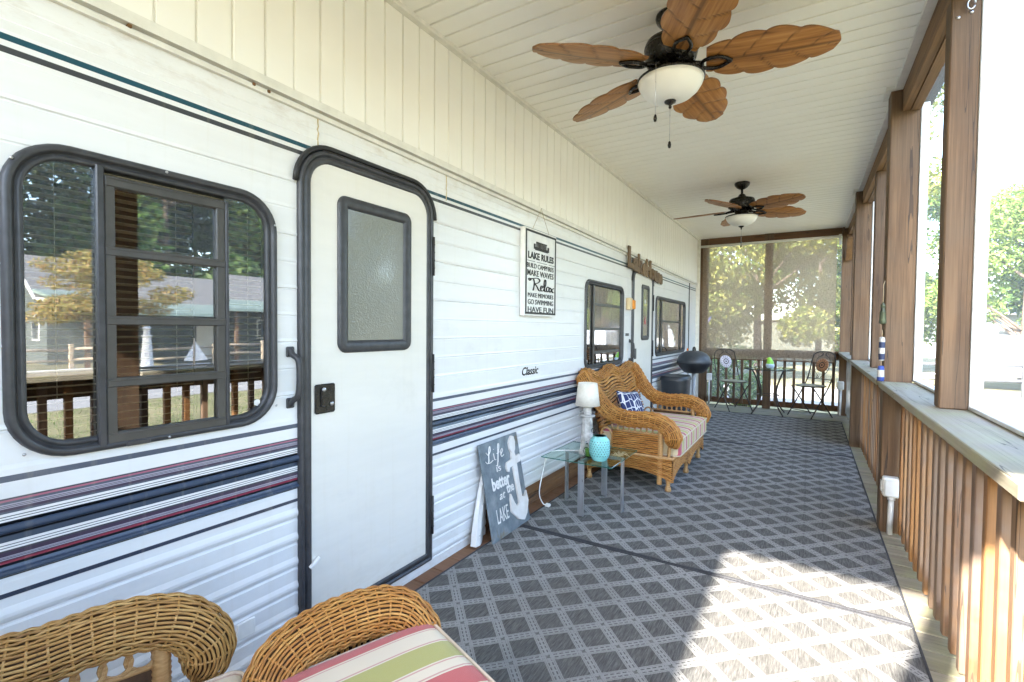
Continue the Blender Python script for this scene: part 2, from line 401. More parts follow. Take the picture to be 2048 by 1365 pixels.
def m_wicker(name,c1,c2,c3):
    t=NT(name); uv=t.new('UVMap').outputs[0]
    fl_=t.new('VectorMath',operation='FLOOR'); t.L(uv,fl_.inputs[0]); sp=t.new('SeparateXYZ'); t.L(fl_.outputs[0],sp.inputs[0]); su_=t.new('SeparateXYZ'); t.L(uv,su_.inputs[0]); cbn=t.new('CombineXYZ'); t.L(su_.outputs[0],cbn.inputs[0]); t.L(t.math('MULTIPLY',sp.outputs[1],7.31),cbn.inputs[1])
    n=t.noise(t.vec('MULTIPLY',cbn.outputs[0],(6,1,1)),1,3,.6); b=t.noise(t.vec('MULTIPLY',uv,(9,.07,1)),1,3)
    c=t.ramp(t.math('ADD',t.math('MULTIPLY',n,.65),t.math('MULTIPLY',b,.35)),[(.34,c1),(.5,c2),(.66,c3)])
    d=t.noise(t.vec('MULTIPLY',uv,(70,2.0,1)),1,2); c=t.mix(t.math('MULTIPLY',t.ramp(d,[(.58,0.),(.72,1.)]),.45),c,(.10,.055,.025))
    t.bump(d,.25,.002)
    return t.fin(c,.48,0,Specular_IOR_Level=.4)
M['wicker']=m_wicker('honey_wicker',(.26,.09,.016),(.46,.20,.042),(.60,.33,.095))
M['wicker_old']=m_wicker('faded_wicker',(.22,.10,.027),(.42,.225,.065),(.56,.35,.13))
M['cane']=m_noise('wrapped_cane',(.36,.18,.06),(.56,.34,.14),40,.45,.3,stretch=(1,1,4))
def m_leaf(name,c1,c2,c3):
    t=NT(name); v=t.coord(); oi=t.new('ObjectInfo')
    geo=t.new('NewGeometry'); r=geo.outputs['Random Per Island']
    c=t.ramp(r,[(0,c1),(.5,c2),(1,c3)])
    t.fin(c,.55,0); tl=t.new('BsdfTranslucent'); t.L(c,tl.inputs[0]); mx=t.new('MixShader'); mx.inputs[0].default_value=.32
    t.L(t.bsdf.outputs[0],mx.inputs[1]); t.L(tl.outputs[0],mx.inputs[2]); t.L(mx.outputs[0],t.out.inputs[0]); return t.mat
M['leaf']=m_leaf('green_leaves',(.045,.10,.018),(.09,.17,.03),(.18,.24,.05))
M['leaf_dark']=m_leaf('dark_leaves',(.025,.065,.014),(.055,.115,.024),(.12,.17,.04))
M['leaf_lime']=m_leaf('lime_leaves',(.09,.16,.025),(.16,.25,.05),(.26,.33,.08))
M['leaf_fall']=m_leaf('autumn_leaves',(.17,.15,.03),(.28,.23,.05),(.33,.18,.05))
M['bark']=m_noise('bark',(.06,.042,.03),(.14,.105,.08),6,.95,.8,stretch=(4,4,.7))
M['leaf_gold']=m_leaf('yellowing_leaves',(.09,.14,.02),(.19,.22,.04),(.28,.26,.06))
M['lawn']=m_noise('lawn_ground',(.10,.098,.042),(.21,.18,.092),1.2,.95,.6,detail=8)
M['grass']=m_leaf('grass_blades',(.06,.12,.02),(.10,.17,.035),(.20,.22,.07))
M['road']=m_noise('pale_asphalt',(.17,.165,.155),(.25,.245,.235),5,.95,.5,detail=8)
M['gravel']=m_noise('gravel',(.26,.23,.19),(.42,.38,.32),30,.95,.9,detail=8)

# ================================================================== the place: ground
GZ=-.55
g=MB(); n=60; xs=np.linspace(-160,160,n); ys=np.linspace(-160,160,n)
X=np.stack(list(np.meshgrid(xs,ys,indexing='ij'))+[np.zeros((n,n))],-1)
rr=np.hypot(X[...,0],X[...,1]); X[...,2]=GZ+np.clip((rr-70)/90,0,1)**1.5*5
g.grid(X); tag(part('ground',g,M['lawn']),kind='structure')
g=MB(); g.box(9.5,15,-90,90,GZ-.02,GZ+.012); tag(part('road',g,M['road']),kind='structure')
g=MB(); g.box(-70,9.49,13.2,18.2,GZ-.02,GZ+.012); tag(part('side_road',g,M['road']),kind='structure')
g=MB(); g.box(15.01,19,-40,60,GZ-.02,GZ+.016); tag(part('gravel_verge',g,M['gravel']),kind='structure')
# ================================================================== porch floor, ceiling, upper wall
Y0,Y1=-1.0,8.95; XW=-1.70; CZ=lambda y:2.80+.0085*y
fl=thing('deck_floor',(-.6,4,0),kind='structure')
g=MB()
for jx in (-1.66,-.62,.40): g.box(jx-.02,jx+.02,Y0+.02,Y1-.02,-.24,-.034)
g.box(-1.7,.6,Y0,Y0+.04,-.26,-.036); g.box(-1.7,.6,Y1-.04,Y1,-.26,-.036)
part('joist',g,M['post_y'],fl)
g=MB(); g.cbox(-1.14,1.14,-.0675,.0675,-.033,0,.003); plank=g.mesh('plank',[M['deck']])
y=Y0+.07
while y<Y1: piece('plank',plank,fl,(-.585,y,random.uniform(-.002,0)),rot=(0,0,random.uniform(-.0012,.0012))); y+=.141
ce=thing('porch_ceiling',(-.6,4,2.85),kind='structure')
g=MB(); g.box(-1.73,.72,-1.35,9.3,2.93,3.04); g.box(-4.5,-1.731,-3.0,9.3,2.93,3.04); part('roof_slab',g,M['dark'],ce)
# each ceiling plank: two flat faces with a groove
def vplank(lx,half,groove=.006):
    g=MB(); prof=[(-half+.0005,.006),(-half+.005,-.009),(-.008,-.009),(-.005,.006),(.003,.006),(.005,-.009),(half-.009,-.009),(half-.007,.006),(half+.002,.0062)]
    for a,b in zip(prof[:-1],prof[1:]):
        g.add([(-lx,a[0],a[1]),(lx,a[0],a[1]),(lx,b[0],b[1]),(-lx,b[0],b[1])],[(0,1,2,3)])
    g.add([(-lx,-half,.012),(lx,-half,.012),(lx,half,.012),(-lx,half,.012)],[(0,1,2,3)]); return g
PW=.23
me=vplank(1.085,PW/2).mesh('plank',[M['ceil']])
y=-1.0
while y<8.95: piece('plank',me,ce,(-.60,y+PW/2,CZ(y+PW/2)),rot=(math.atan(.0085),0,0)); y+=PW
g=MB()
def slope_strip(g,x0,x1,y0,y1,d0,d1):
    v=[]
    for yy in(y0,y1):
        for x_ in(x0,x1):
            for d in(d0,d1): v.append((x_,yy,CZ(yy)+d))
    g.add(v,[(0,1,3,2),(4,6,7,5),(0,4,5,1),(2,3,7,6),(0,2,6,4),(1,5,7,3)])
slope_strip(g,-1.69,-1.655,-1.0,8.93,-.032,-.0075); part('wall_trim',g,M['trimwhite'],ce)
P6=[-1.0,1.28,3.88,6.55]; P4=[.1,2.64,5.25,7.80]        # 6x6 posts and 4x4 posts (front faces)
g=MB(); 
for a,b in((-1.0,1.27),(1.43,3.87),(4.03,6.54),(6.70,8.9)): slope_strip(g,.425,.466,a,b,-.03,-.0075)
for p in P6[1:]:
    slope_strip(g,.38,.408,p-.035,p+.15,-.03,-.0075); slope_strip(g,.4085,.466,p-.035,p-.003,-.03,-.0075)
part('edge_trim',g,M['trimwhite'],ce)
uw=thing('upper_wall',(XW,4,2.2),kind='structure')
PV=.2297
g=MB(); prof=[(-PV/2+.0005,0),(-PV/2+.004,.010),(-.007,.010),(-.005,-.001),(.002,-.001),(.004,.010),(PV/2-.008,.010),(PV/2-.005,.0),(PV/2+.002,-.0004)]
for a,b in zip(prof[:-1],prof[1:]): g.add([(a[1],a[0],0),(a[1],a[0],1),(b[1],b[0],1),(b[1],b[0],0)],[(0,1,2,3)])
pm=g.mesh('panel',[M['soffit']])
SB=lambda y:2.165-.0098*y          # bottom edge of the upper wall
y=-2.3
while y<8.85:
    yc=y+PV/2; z0=SB(yc)+.01; piece('panel',pm,uw,(XW+.004,yc,z0),scale=(1,1,CZ(yc)-.0-z0)); y+=PV
g=MB(); 
for (xa,xb,da,db) in((XW-.01,XW+.026,-.004,.012),(XW+.018,XW+.026,.012,.030)):
    v=[(x_,yy,SB(yy)+d) for yy in(-2.3,8.86) for x_ in(xa,xb) for d in(da,db)]
    g.add(v,[(0,1,3,2),(4,6,7,5),(0,4,5,1),(2,3,7,6),(0,2,6,4),(1,5,7,3)])
v=[(x_,yy,SB(yy)+d) for yy in(-2.3,8.86) for x_ in(XW-.01,XW+.016) for d in(-.030,-.014)]
g.add(v,[(0,1,3,2),(4,6,7,5),(0,4,5,1),(2,3,7,6),(0,2,6,4),(1,5,7,3)])
part('bottom_channel',g,M['trimwhite'],uw)
g=MB(); g.cbox(-1.755,-1.64,8.865,8.90,0,2.865,.004); part('corner_trim',g,M['trimwhite'],uw)
# ================================================================== trailer
TY0,TY1=-2.2,8.86
tr=thing('travel_trailer',(-1.70,3.3,0),'long white travel trailer with navy stripes along the inner side of the porch','trailer')
WINS=[(.352,1.074,.934,1.767),(3.975,5.005,.919,1.738),(6.277,8.005,.935,1.728)]
DOORS=[(1.160,1.944,.052,2.005),(5.293,6.115,.052,1.985)]
holes=[(a+.042,b-.042,c+.042,d-.042) for a,b,c,d in WINS]+[(a+.0465,b-.0465,c+.0465,d-.0465) for a,b,c,d in DOORS]
# vertical profile of the siding: (z, x offset, material of the segment ABOVE the point)
SM=['siding','s_navy','s_black','s_pink','s_lilac','s_purple','s_blue','s_crimson','s_slate','s_line','s_teal','s_greystripe']
SI={k:i for i,k in enumerate(SM)}
prof=[]
def seg(z,x,m='siding'): prof.append((z,x,SI[m if m=='siding' else 's_'+m]))
z=.0
while z<.585:                                             # lower corrugations: a wide flat, then a roll
    seg(z,0); seg(z+.046,.0015); seg(z+.050,-.004); seg(z+.055,-.004); seg(z+.062,.002); seg(z+.071,.0052); seg(z+.080,.0052); seg(z+.089,.0025); z+=.0965
prof=[p for p in prof if p[0]<.598]
zz=lambda q:.910-(q-430)*.000275
seg(.599,0); seg(.603,.001,'navy'); seg(.615,.001); seg(.640,0)
rows=[(1365,'black'),(1345,'blue'),(1290,'slate'),(1262,'black'),(1232,'crimson'),(1212,'black'),(1200,'lilac'),(1190,'line'),(1184,'lilac'),(1178,'line'),(1174,'lilac'),(1165,'purple'),
      (1130,'line'),(1110,'siding'),(1092,'line'),(1085,'siding'),(1067,'line'),(1060,'siding'),(1035,'navy'),(985,'black'),(960,'blue'),(880,'black'),(850,'siding'),(832,'line'),
      (825,'siding'),(808,'line'),(800,'siding'),(775,'slate'),(755,'purple'),(730,'lilac'),(722,'line'),(716,'lilac'),(708,'line'),(702,'lilac'),(690,'slate'),(668,'pink'),(650,'line'),(635,'siding')]
prev=None
for i,(q,m) in enumerate(rows):
    z=zz(q); nz=zz(rows[i+1][0]) if i+1<len(rows) else .894
    if m=='blue':
        for k in range(9):
            a=PI*k/8; seg(z+(nz-z)*(1-math.cos(a))/2,.001+.011*math.sin(a),'blue')
    else: seg(z,-.003 if m=='black' else .0015,m)
seg(.894,.0015,'slate'); seg(.910,.0015)
z=.925; k=0
while z<1.93:                                             # upper siding: shallow laps with a fine joint
    seg(z,.0035 if k%2 else .002); seg(z+.012,0); seg(z+.094,.0012); seg(z+.097,-.0018 if k%2==0 else .0); seg(z+.0995,-.0018 if k%2==0 else .0); z+=.1025; k+=1
seg(1.953,0); seg(1.957,.001,'greystripe'); seg(1.973,.001); seg(1.988,.001,'teal'); seg(2.004,.001); seg(2.014,.0)
seg(2.035,.004);seg(2.040,.0);seg(2.075,.003);seg(2.08,0);seg(2.155,0)
zs=sorted(set([p[0] for p in prof]+[h for H in holes for h in H[2:]]+[.15,2.19]))
def pat(z):
    for i in range(len(prof)-1,-1,-1):
        if prof[i][0]<=z+1e-9:
            if i==len(prof)-1: return prof[i][1],prof[i][2]
            t_=(z-prof[i][0])/max(prof[i+1][0]-prof[i][0],1e-9); return prof[i][1]+(prof[i+1][1]-prof[i][1])*min(t_,1),prof[i][2]
    return 0,0
ys=sorted(set([TY0,TY1,2.46]+[h for H in holes for h in H[:2]]))
g=MB()
for ya,yb in zip(ys[:-1],ys[1:]):
    for za,zb in zip(zs[:-1],zs[1:]):
        ym,zm=(ya+yb)/2,(za+zb)/2
        if any(h[0]<ym<h[1] and h[2]<zm<h[3] for h in holes): continue
        if ym>2.46 and zb<=.1501: continue
        xa,m_=pat(za); xb,_=pat(zb-1e-7)
        g.add([(XW+xa,ya,za),(XW+xa,yb,za),(XW+xb,yb,zb),(XW+xb,ya,zb)],[(0,1,2,3)],m_)
part('siding',g,[M[k] for k in SM],tr)
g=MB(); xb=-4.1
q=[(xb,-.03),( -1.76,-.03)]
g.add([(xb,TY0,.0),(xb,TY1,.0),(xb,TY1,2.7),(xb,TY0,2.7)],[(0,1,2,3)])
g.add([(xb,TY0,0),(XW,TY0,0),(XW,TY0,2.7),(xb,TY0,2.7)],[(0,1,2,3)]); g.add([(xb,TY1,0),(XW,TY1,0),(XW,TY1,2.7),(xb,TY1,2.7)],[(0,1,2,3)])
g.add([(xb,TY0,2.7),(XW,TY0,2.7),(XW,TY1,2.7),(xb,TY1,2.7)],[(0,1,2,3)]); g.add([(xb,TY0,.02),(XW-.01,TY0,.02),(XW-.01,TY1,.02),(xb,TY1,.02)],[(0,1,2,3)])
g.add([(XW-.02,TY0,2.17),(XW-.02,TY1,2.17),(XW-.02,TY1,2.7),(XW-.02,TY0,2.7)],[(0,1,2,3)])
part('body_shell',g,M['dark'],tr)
def rrect(y0,y1,z0,z1,r,n=9):
    r=r if isinstance(r,(tuple,list)) else (r,)*4           # bl, br, tr, tl
    pts=[]
    for (cy,cz,rad,a0) in((y0+r[0],z0+r[0],r[0],180),(y1-r[1],z0+r[1],r[1],270),(y1-r[2],z1-r[2],r[2],0),(y0+r[3],z1-r[3],r[3],90)):
        for k in range(n+1): a=R(a0+90*k/n); pts.append((cy+rad*math.cos(a),cz+rad*math.sin(a)))
    return pts
def ring(g,rect,r,prof,m=0,n=9):
    """prof: list of (inset, x). sweeps a frame section round a rounded rectangle"""
    r=r if isinstance(r,(tuple,list)) else (r,)*4
    X=[]
    for d,x in prof:
        X.append([(x,a,b) for a,b in rrect(rect[0]+d,rect[1]-d,rect[2]+d,rect[3]-d,tuple(max(q-d,.004) for q in r),n)])
    X=np.array(X); g.grid(X,m=m,closev=True,sm=True)
def pane(g,rect,r,x,m=0,tilt=(0,0)):
    p=rrect(*rect,r); cy=(rect[0]+rect[1])/2;cz=(rect[2]+rect[3])/2
    g.add([(x+tilt[0]*(a-cy)+tilt[1]*(b-cz),a,b) for a,b in p],[list(range(len(p)))],m)
def slats(win,y0,y1,z0,z1,x,pitch,tilt=-12,mat='slat',hold=True):
    g=MB(); hw=(y1-y0)/2; g.box(-.0115,.0115,-hw,hw,-.0006,.0006); me=g.mesh('slat',[M[mat]])
    z=z0
    while z<z1:
        piece('slat',me,win,(x,(y0+y1)/2,z),rot=(R(random.uniform(-.12,.12)),R(tilt+random.uniform(-2,2)),0)); z+=pitch
    g=MB()
    for yy in (y0+.06,(y0+y1)/2-.02,y1-.05): g.tube([(x+.013,yy,z0),(x+.013,yy,z1)],.0009,5)
    part('cord',g,M['slat'],win)
FR=[(0,XW+.001),(.002,XW+.012),(.008,XW+.018),(.020,XW+.019),(.026,XW+.014),(.029,XW+.005),(.033,XW+.004),(.036,XW+.011),(.046,XW+.012),(.051,XW+.006),(.052,XW-.02)]
FR=[(a*.84,b) for a,b in FR]
def screws(win,pts):
    for (a,b) in pts:
        g=MB(); g.lathe([(0,0),(.0042,.0),(.0042,.0012),(.002,.0024),(0,.0026)],n=8,fr=Matrix.Translation((XW+.0185,a,b))@Matrix.Rotation(R(90),4,'Y')); part('screw',g,M['chrome'],win)
# --- big window
y0,y1,z0,z1=WINS[0]
g=MB(); ring(g,WINS[0],.135,FR); 
g.cbox(XW+.004,XW+.0225,.60,.66,.937,.951,.002)
win=part('window',g,M['rubber'],tr,label='large window with blind and a four pane sliding sash')
screws(win,[(.372,1.70),(.385,.96),(1.06,1.66),(1.062,.995),(.71,1.7575),(.71,.944)])
g=MB(); a0,a1,b0,b1=.546,.890,.950,1.712
g.cbox(XW-.002,XW+.020,.537,.556,b0-.004,b1+.022,.003)       # fixed mullion
g.cbox(XW-.002,XW+.018,.884,.896,b0,b1-.003,.003)
part('mullion',g,M['rubber'],win)
g=MB(); g.cbox(XW-.004,XW+.016,.557,.581,b0+.004,b1-.02,.002); g.cbox(XW-.004,XW+.0165,.856,.883,b0+.004,b1-.02,.002); part('stile',g,M['sash'],win)
for zc,h in((1.694,.030),(1.498,.026),(1.302,.026),(1.124,.026),(.966,.030)):
    g=MB(); g.cbox(XW-.003,XW+.0185,.557,.8835,zc-h/2,zc+h/2,.003); g.cbox(XW+.0183,XW+.0205,.558,.8825,zc+h/2-.008,zc+h/2-.004,.0006); part('rail',g,M['sash'],win)
for (za,zb,tl) in((1.51,1.681,.004),(1.314,1.486,-.003),(1.136,1.290,.002),(.98,1.112,.006)):
    g=MB(); pane(g,(.580,.857,za,zb),.006,XW+.002,tilt=(.002,tl)); part('pane',g,M['glass'],win)
g=MB(); pane(g,(.392,.545,.974,1.726),(.095,.004,.004,.095),XW-.001,tilt=(.003,.004)); part('pane',g,M['glass'],win)
g=MB(); pane(g,(.890,1.034,.974,1.726),(.004,.095,.095,.004),XW-.001,tilt=(-.002,.004)); part('pane',g,M['glass'],win)
g=MB(); g.box(XW-.017,XW-.006,.795,.862,.98,1.69); part('inner_sash',g,M['rubber2'],win)
slats(win,.40,.80,.965,1.74,XW-.034,.0222); slats(win,.80,1.03,.965,1.74,XW-.0345,.0222)
g=MB(); g.prism([(.0,.012),(.011,.007),(.011,-.007),(0,-.012),(-.011,-.007),(-.011,.007)],0,.0004,fr=Matrix.Translation((XW+.0012,.999,1.013))@Matrix(((0,0,1,0),(1,0,0,0),(0,1,0,0),(0,0,0,1)))); part('sticker',g,M['whiteplastic'],win)
# --- second and third window
for (W_,mull,hor,lab) in((WINS[1],(.20,),(1.52,1.29,1.07),'window with grey curtain between the sign and the far door'),(WINS[2],(.30,1.42),(1.40,),'window beyond the far door')):
    y0,y1,z0,z1=W_; g=MB(); ring(g,W_,.10,FR); win=part('window',g,M['rubber'],tr,label=lab)
    screws(win,[(y0+.03,z0+.03),(y1-.03,z1-.03),(y0+.03,z1-.03),(y1-.03,z0+.03)])
    for q in mull: g=MB(); g.cbox(XW-.002,XW+.014,y0+q-.013,y0+q+.013,z0+.045,z1-.045,.003); part('mullion',g,M['sash'],win)
    for zc in hor: g=MB(); g.cbox(XW-.003,XW+.012,y0+mull[0]+.0135,y1-(.13 if len(mull)==1 else .31),zc-.012,zc+.012,.003); part('rail',g,M['sash'],win)
    g=MB(); pane(g,(y0+.05,y1-.05,z0+.05,z1-.05),.055,XW-.005,tilt=(.001,.002)); part('pane',g,M['glass'],win)
    n=70; X=np.zeros((n,2,3)); yy=np.linspace(y0+.18,y1-.12,n); X[:,:,1]=yy[:,None]; X[:,0,2]=z0+.22; X[:,1,2]=z1-.03; X[:,:,0]=(XW-.09+.018*np.sin(yy*62)+.008*np.sin(yy*23))[:,None]
    g=MB(); g.grid(X); part('curtain',g,M['curtain'],win)
    slats(win,y0+.04,y0+.2,z0+.05,z1-.05,XW-.06,.03)
# --- doors
def door(D,wrect,obsc,main):
    y0,y1,z0,z1=D
    g=MB(); 
    g.add([(XW+.014,a,b) for a,b in rrect(y0+.050,y1-.044,z0+.045,z1-.052,(.012,.012,.105,.105))],[list(range(40))])
    d=part('door',g,M['door'],tr,label='cream entry door with frosted pane' if main else 'narrow looking cream door with clear pane')
    g=MB(); ring(g,D,(.012,.012,.15,.15),[(0,XW+.001),(.002,XW+.016),(.010,XW+.022),(.018,XW+.022),(.021,XW+.010),(.024,XW+.009),(.027,XW+.020),(.046,XW+.021),(.053,XW+.015),(.054,XW+.006)]); part('frame',g,M['rubber'],d)
    # drip gutter over the top
    p=[(XW+.012,a,b) for a,b in rrect(y0-.012,y1+.012,1.2,z1+.012,(.02,.02,.165,.165)) if b>z1-.2]
    p=sorted(p,key=lambda q:math.atan2(q[2]-(z1-.4),-(q[1]-(y0+y1)/2)))
    g=MB(); g.tube(p,.0105,8); part('drip_gutter',g,M['rubber2'],d)
    g=MB(); ring(g,wrect,.045,[(0,XW+.014),(.003,XW+.024),(.012,XW+.029),(.038,XW+.028),(.048,XW+.023),(.054,XW+.016)]); wf=part('window_frame',g,M['rubber'],d)
    g=MB(); pane(g,(wrect[0]+.05,wrect[1]-.05,wrect[2]+.05,wrect[3]-.05),.012,XW+.017); part('pane',g,M['obscure'] if obsc else M['glass'],d)
    for zc in((1.66,1.05,.30) if main else (1.62,1.05,.30)):
        g=MB(); g.tube([(XW+.024,y1-.012,zc-.10),(XW+.024,y1-.012,zc+.10)],.008,8)
        for k in(-.06,-.02,.02,.06): g.lathe([(.0092,-.003),(.0092,.003)],(XW+.024,y1-.012,zc+k),8)
        part('hinge',g,M['rubber2'],d)
    return d
d=door(DOORS[0],(1.338,1.772,1.178,1.844),True,True)
g=MB(); g.cbox(XW+.0135,XW+.022,1.226,1.322,.936,1.056,.006); g.cbox(XW+.0215,XW+.030,1.250,1.288,.962,1.034,.004); lt=part('latch',g,M['black'],d)
g=MB()
for (a,b) in((1.262,1.034),(1.304,.972)): g.lathe([(0,0),(.009,0),(.009,.004),(.0065,.006),(0,.006)],n=14,fr=Matrix.Translation((XW+.0275 if b>1 else XW+.0215,a,b))@Matrix.Rotation(R(90),4,'Y'))
part('lock_cylinder',g,M['chrome'],lt)
g=MB(); g.tube(crom([(XW+.022,1.200,.325),(XW+.026,1.215,.337),(XW+.022,1.232,.345),(XW+.019,1.242,.349)],5),.009,8); part('door_catch',g,M['whiteplastic'],d)
d=door(DOORS[1],(5.62,5.93,1.16,1.82),False,False)
g=MB(); g.cbox(XW+.0135,XW+.022,5.37,5.44,.95,1.07,.006); part('latch',g,M['rubber'],d)
g=MB(); g.lathe([(0,0),(.03,0),(.03,.002),(0,.002)],n=5,fr=Matrix.Translation((XW+.018,5.77,1.62))@Matrix.Rotation(R(90),4,'Y')); part('sticker',g,M['whiteplastic'],d)
g=MB(); g.prism([(-.035,-.05),(.035,-.05),(.02,.0),(0,.05),(-.02,.0)],0,.002,fr=Matrix.Translation((XW+.019,5.77,1.40))@Matrix(((0,0,1,0),(1,0,0,0),(0,1,0,0),(0,0,0,1)))); part('sticker',g,plain('red_sticker',(.5,.12,.12)),d)
# --- grab handles, lamp, labels
for (yc,za,zb,dy) in((1.128,.975,1.212,.0),(5.235,.93,1.18,.0)):
    g=MB(); p=crom([(XW+.006,yc,za+.012),(XW+.02,yc,za+.03),(XW+.046,yc+.008,za+.06),(XW+.048,yc+.008,zb-.06),(XW+.02,yc,zb-.03),(XW+.006,yc,zb-.012)],6)
    g.tube(p,.0115,10); g.cbox(XW,XW+.010,yc-.017,yc+.017,za,za+.04,.004); g.cbox(XW,XW+.010,yc-.017,yc+.017,zb-.04,zb,.004)
    part('grab_handle',g,M['rubber'],tr)
g=MB(); g.cbox(XW,XW+.05,5.10,5.19,1.50,1.63,.008); pl=part('porch_lamp',g,plain('cream_lamp_housing',(.7,.55,.33),.4),tr)
g=MB(); g.cbox(XW+.04,XW+.062,5.175,5.262,1.51,1.61,.008); part('lens',g,plain('amber_lens',(.85,.30,.03),.2),pl)
g=MB(); g.cbox(XW,XW+.004,5.10,5.21,1.215,1.245,.001); part('badge',g,M['rubber'],tr)
g=MB(); g.cbox(XW,XW+.004,5.10,5.16,.955,1.085,.001); part('outlet_cover',g,M['whiteplastic'],tr)
g=MB(); g.cbox(XW,XW+.012,5.10,5.15,.86,.92,.003); part('outlet_cover',g,M['whiteplastic'],tr)
g=MB(); g.cbox(XW-.002,XW+.010,8.28,8.32,.4,2.06,.003); part('corner_molding',g,M['rubber'],tr)
g=MB(); g.cbox(XW,XW+.016,8.20,8.27,.905,.985,.004); part('marker_lamp',g,plain('orange_marker_lens',(.8,.2,.02),.25),tr)
for (yy,za,zb) in((1.255,2.01,2.135),(2.06,1.98,2.13)):
    g=MB(); g.tube([(XW+.003,yy+random.uniform(-.003,.003),za+(zb-za)*k/9) for k in range(10)],.0028,6); part('caulk_seam',g,plain('yellowed_caulk',(.55,.45,.28),.7),tr)
g=MB(); g.cbox(XW+.0,XW+.008,.92,.985,.175,.235,.003); part('cable_hatch',g,M['whiteplastic'],tr)
for (yy,zz_) in((.985,2.142),(1.04,2.139),(.62,2.150)):
    g=MB(); g.cbox(XW+.004,XW+.0215,yy-.005,yy+.005,zz_-.006,zz_+.004,.0015); part('rusty_clip',g,m_noise('rust',(.10,.045,.015),(.22,.11,.04),60,.9,.5),tr)
# skirt boards below the siding
sk=thing('skirt_boards',(-1.73,5.6,0),'brown stained boards closing the gap under the trailer','boards')
for k,(za,zb) in enumerate(((.003,.073),(.076,.150))):
    for (ya,yb) in((2.47,4.45),(4.455,6.7),(6.705,8.85)):
        g=MB(); g.cbox(-1.745,-1.712-.003*k,ya,yb,za,zb,.003); part('board',g,M['deckdark'],sk)
# --- text helper
def text_pts(s,shear=0,bold=0.0):
    cu_=bpy.data.curves.new('txt','FONT'); cu_.body=s; cu_.shear=shear; cu_.resolution_u=3; cu_.offset=bold
    o=bpy.data.objects.new('txt',cu_); col.objects.link(o); dg=bpy.context.evaluated_depsgraph_get(); dg.update()
    me=bpy.data.meshes.new_from_object(o.evaluated_get(dg)); v=np.array([x.co[:] for x in me.vertices]); f=[list(p.vertices) for p in me.polygons]
    bpy.data.objects.remove(o); bpy.data.curves.remove(cu_); bpy.data.meshes.remove(me); return v,f
def text(g,s,rect,fr,depth=.0015,m=0,shear=0,bold=0.0):
    """fits a word into rect=(x0,x1,y0,y1) of the frame fr, as raised letters"""
    v,f=text_pts(s,shear,bold); lo=v.min(0);hi=v.max(0)
    X=(v-lo)/np.maximum(hi-lo,1e-6); X[:,0]=rect[0]+X[:,0]*(rect[1]-rect[0]); X[:,1]=rect[2]+X[:,1]*(rect[3]-rect[2])
    n=len(X); V=[tuple(fr@Vector((a,b,depth))) for a,b,_ in X]+[tuple(fr@Vector((a,b,-.0004))) for a,b,_ in X]
    cnt={}
    for q in f:
        for a,b in zip(q,q[1:]+q[:1]): cnt[(a,b)]=1
    side=[(a,n+a,n+b,b) for (a,b) in cnt if (b,a) not in cnt]
    g.add(V,f+side,m)
WF=lambda y,z,x=XW: Matrix(((0,0,1,x),(1,0,0,y),(0,1,0,z),(0,0,0,1)))   # local x->+Y, y->+Z, z->+X
g=MB(); text(g,'Classic',(0,.235,0,.058),WF(2.892,.958,XW+.0025),.0012,shear=.25,bold=.012); part('lettering',g,M['black'],tr)
# ================================================================== right side: posts, header, railing, screens
HB=lambda y:2.63+.0095*y        # underside of the header
def post(name,x0,x1,y0,y1,z0,z1,label,group,mat='post',c=.005,cat='post'):
    o=thing(name,((x0+x1)/2,(y0+y1)/2,z0),label,cat,group)
    g=MB(); g.cbox(x0,x1,y0,y1,z0,z1,c); part('timber',g,M[mat],o); return o
names6={-1.0:'square corner post by the entry door',1.28:'thick square post next to the big trailer window bay',3.88:'thick square post carrying the hanging lighthouse buoy and an outlet box',6.55:'thick square post between the buoy post and the corner post'}
for p in P6: post('porch_post',.41,.555,p,p+.145,GZ-.02,CZ(p)+.02,names6[p]+' on the screened side','six by six posts on the screened side')
names4={.1:'slim post on the rail cap close to the entry door',2.64:'slim knotty post standing on the rail cap, hook near its top',5.25:'slim post on the rail cap just beyond the lighthouse buoy',7.80:'slim post on the rail cap next to the corner with the shade'}
for p in P4:
    o=post('rail_post',.465,.557,p,p+.092,.9705,HB(p)-.001,names4[p],'four by four posts on the rail cap')
    if p==2.64:
        g=MB()
        for (xx,zz_) in((.487,2.565),(.527,2.575)): g.lathe([(0,0),(.007,0),(.006,.002),(0,.003)],n=10,fr=Matrix.Translation((xx,p-.0005,zz_))@Matrix.Rotation(R(90),4,'X'))
        part('screw',g,M['chrome'],o)
        g=MB(); g.tube([(.523+.012*math.cos(a),p-.014,2.60+.020*math.sin(a)) for a in np.linspace(0,2*PI*.93,16)],.003,6); part('hook',g,M['chrome'],o)
o=post('corner_post',.40,.545,8.90,9.045,GZ-.02,CZ(8.9)+.02,'corner post where the screened side meets the shaded end','post')
hd=thing('header_beam',(.51,4,2.63),'long built-up wooden header running over the screened side','beam')
segs=[(-.85,1.275),(1.43,3.875),(4.03,6.545),(6.70,8.895)]
for a,b in segs:
    for (xa,xb,dz) in((.467,.505,.0),(.508,.556,-.006)):
        g=MB(); v=[(x_,yy,zz_) for yy in(a,b) for x_ in(xa,xb) for zz_ in(HB(yy)+dz,CZ(yy)+.03)]
        g.add(v,[(0,1,3,2),(4,6,7,5),(0,4,5,1),(2,3,7,6),(0,2,6,4),(1,5,7,3)]); part('board',g,M['post_y'],hd)
ra=thing('porch_railing',(.5,4,0),'wooden railing with weathered flat cap and close brown pickets on the screened side','railing')
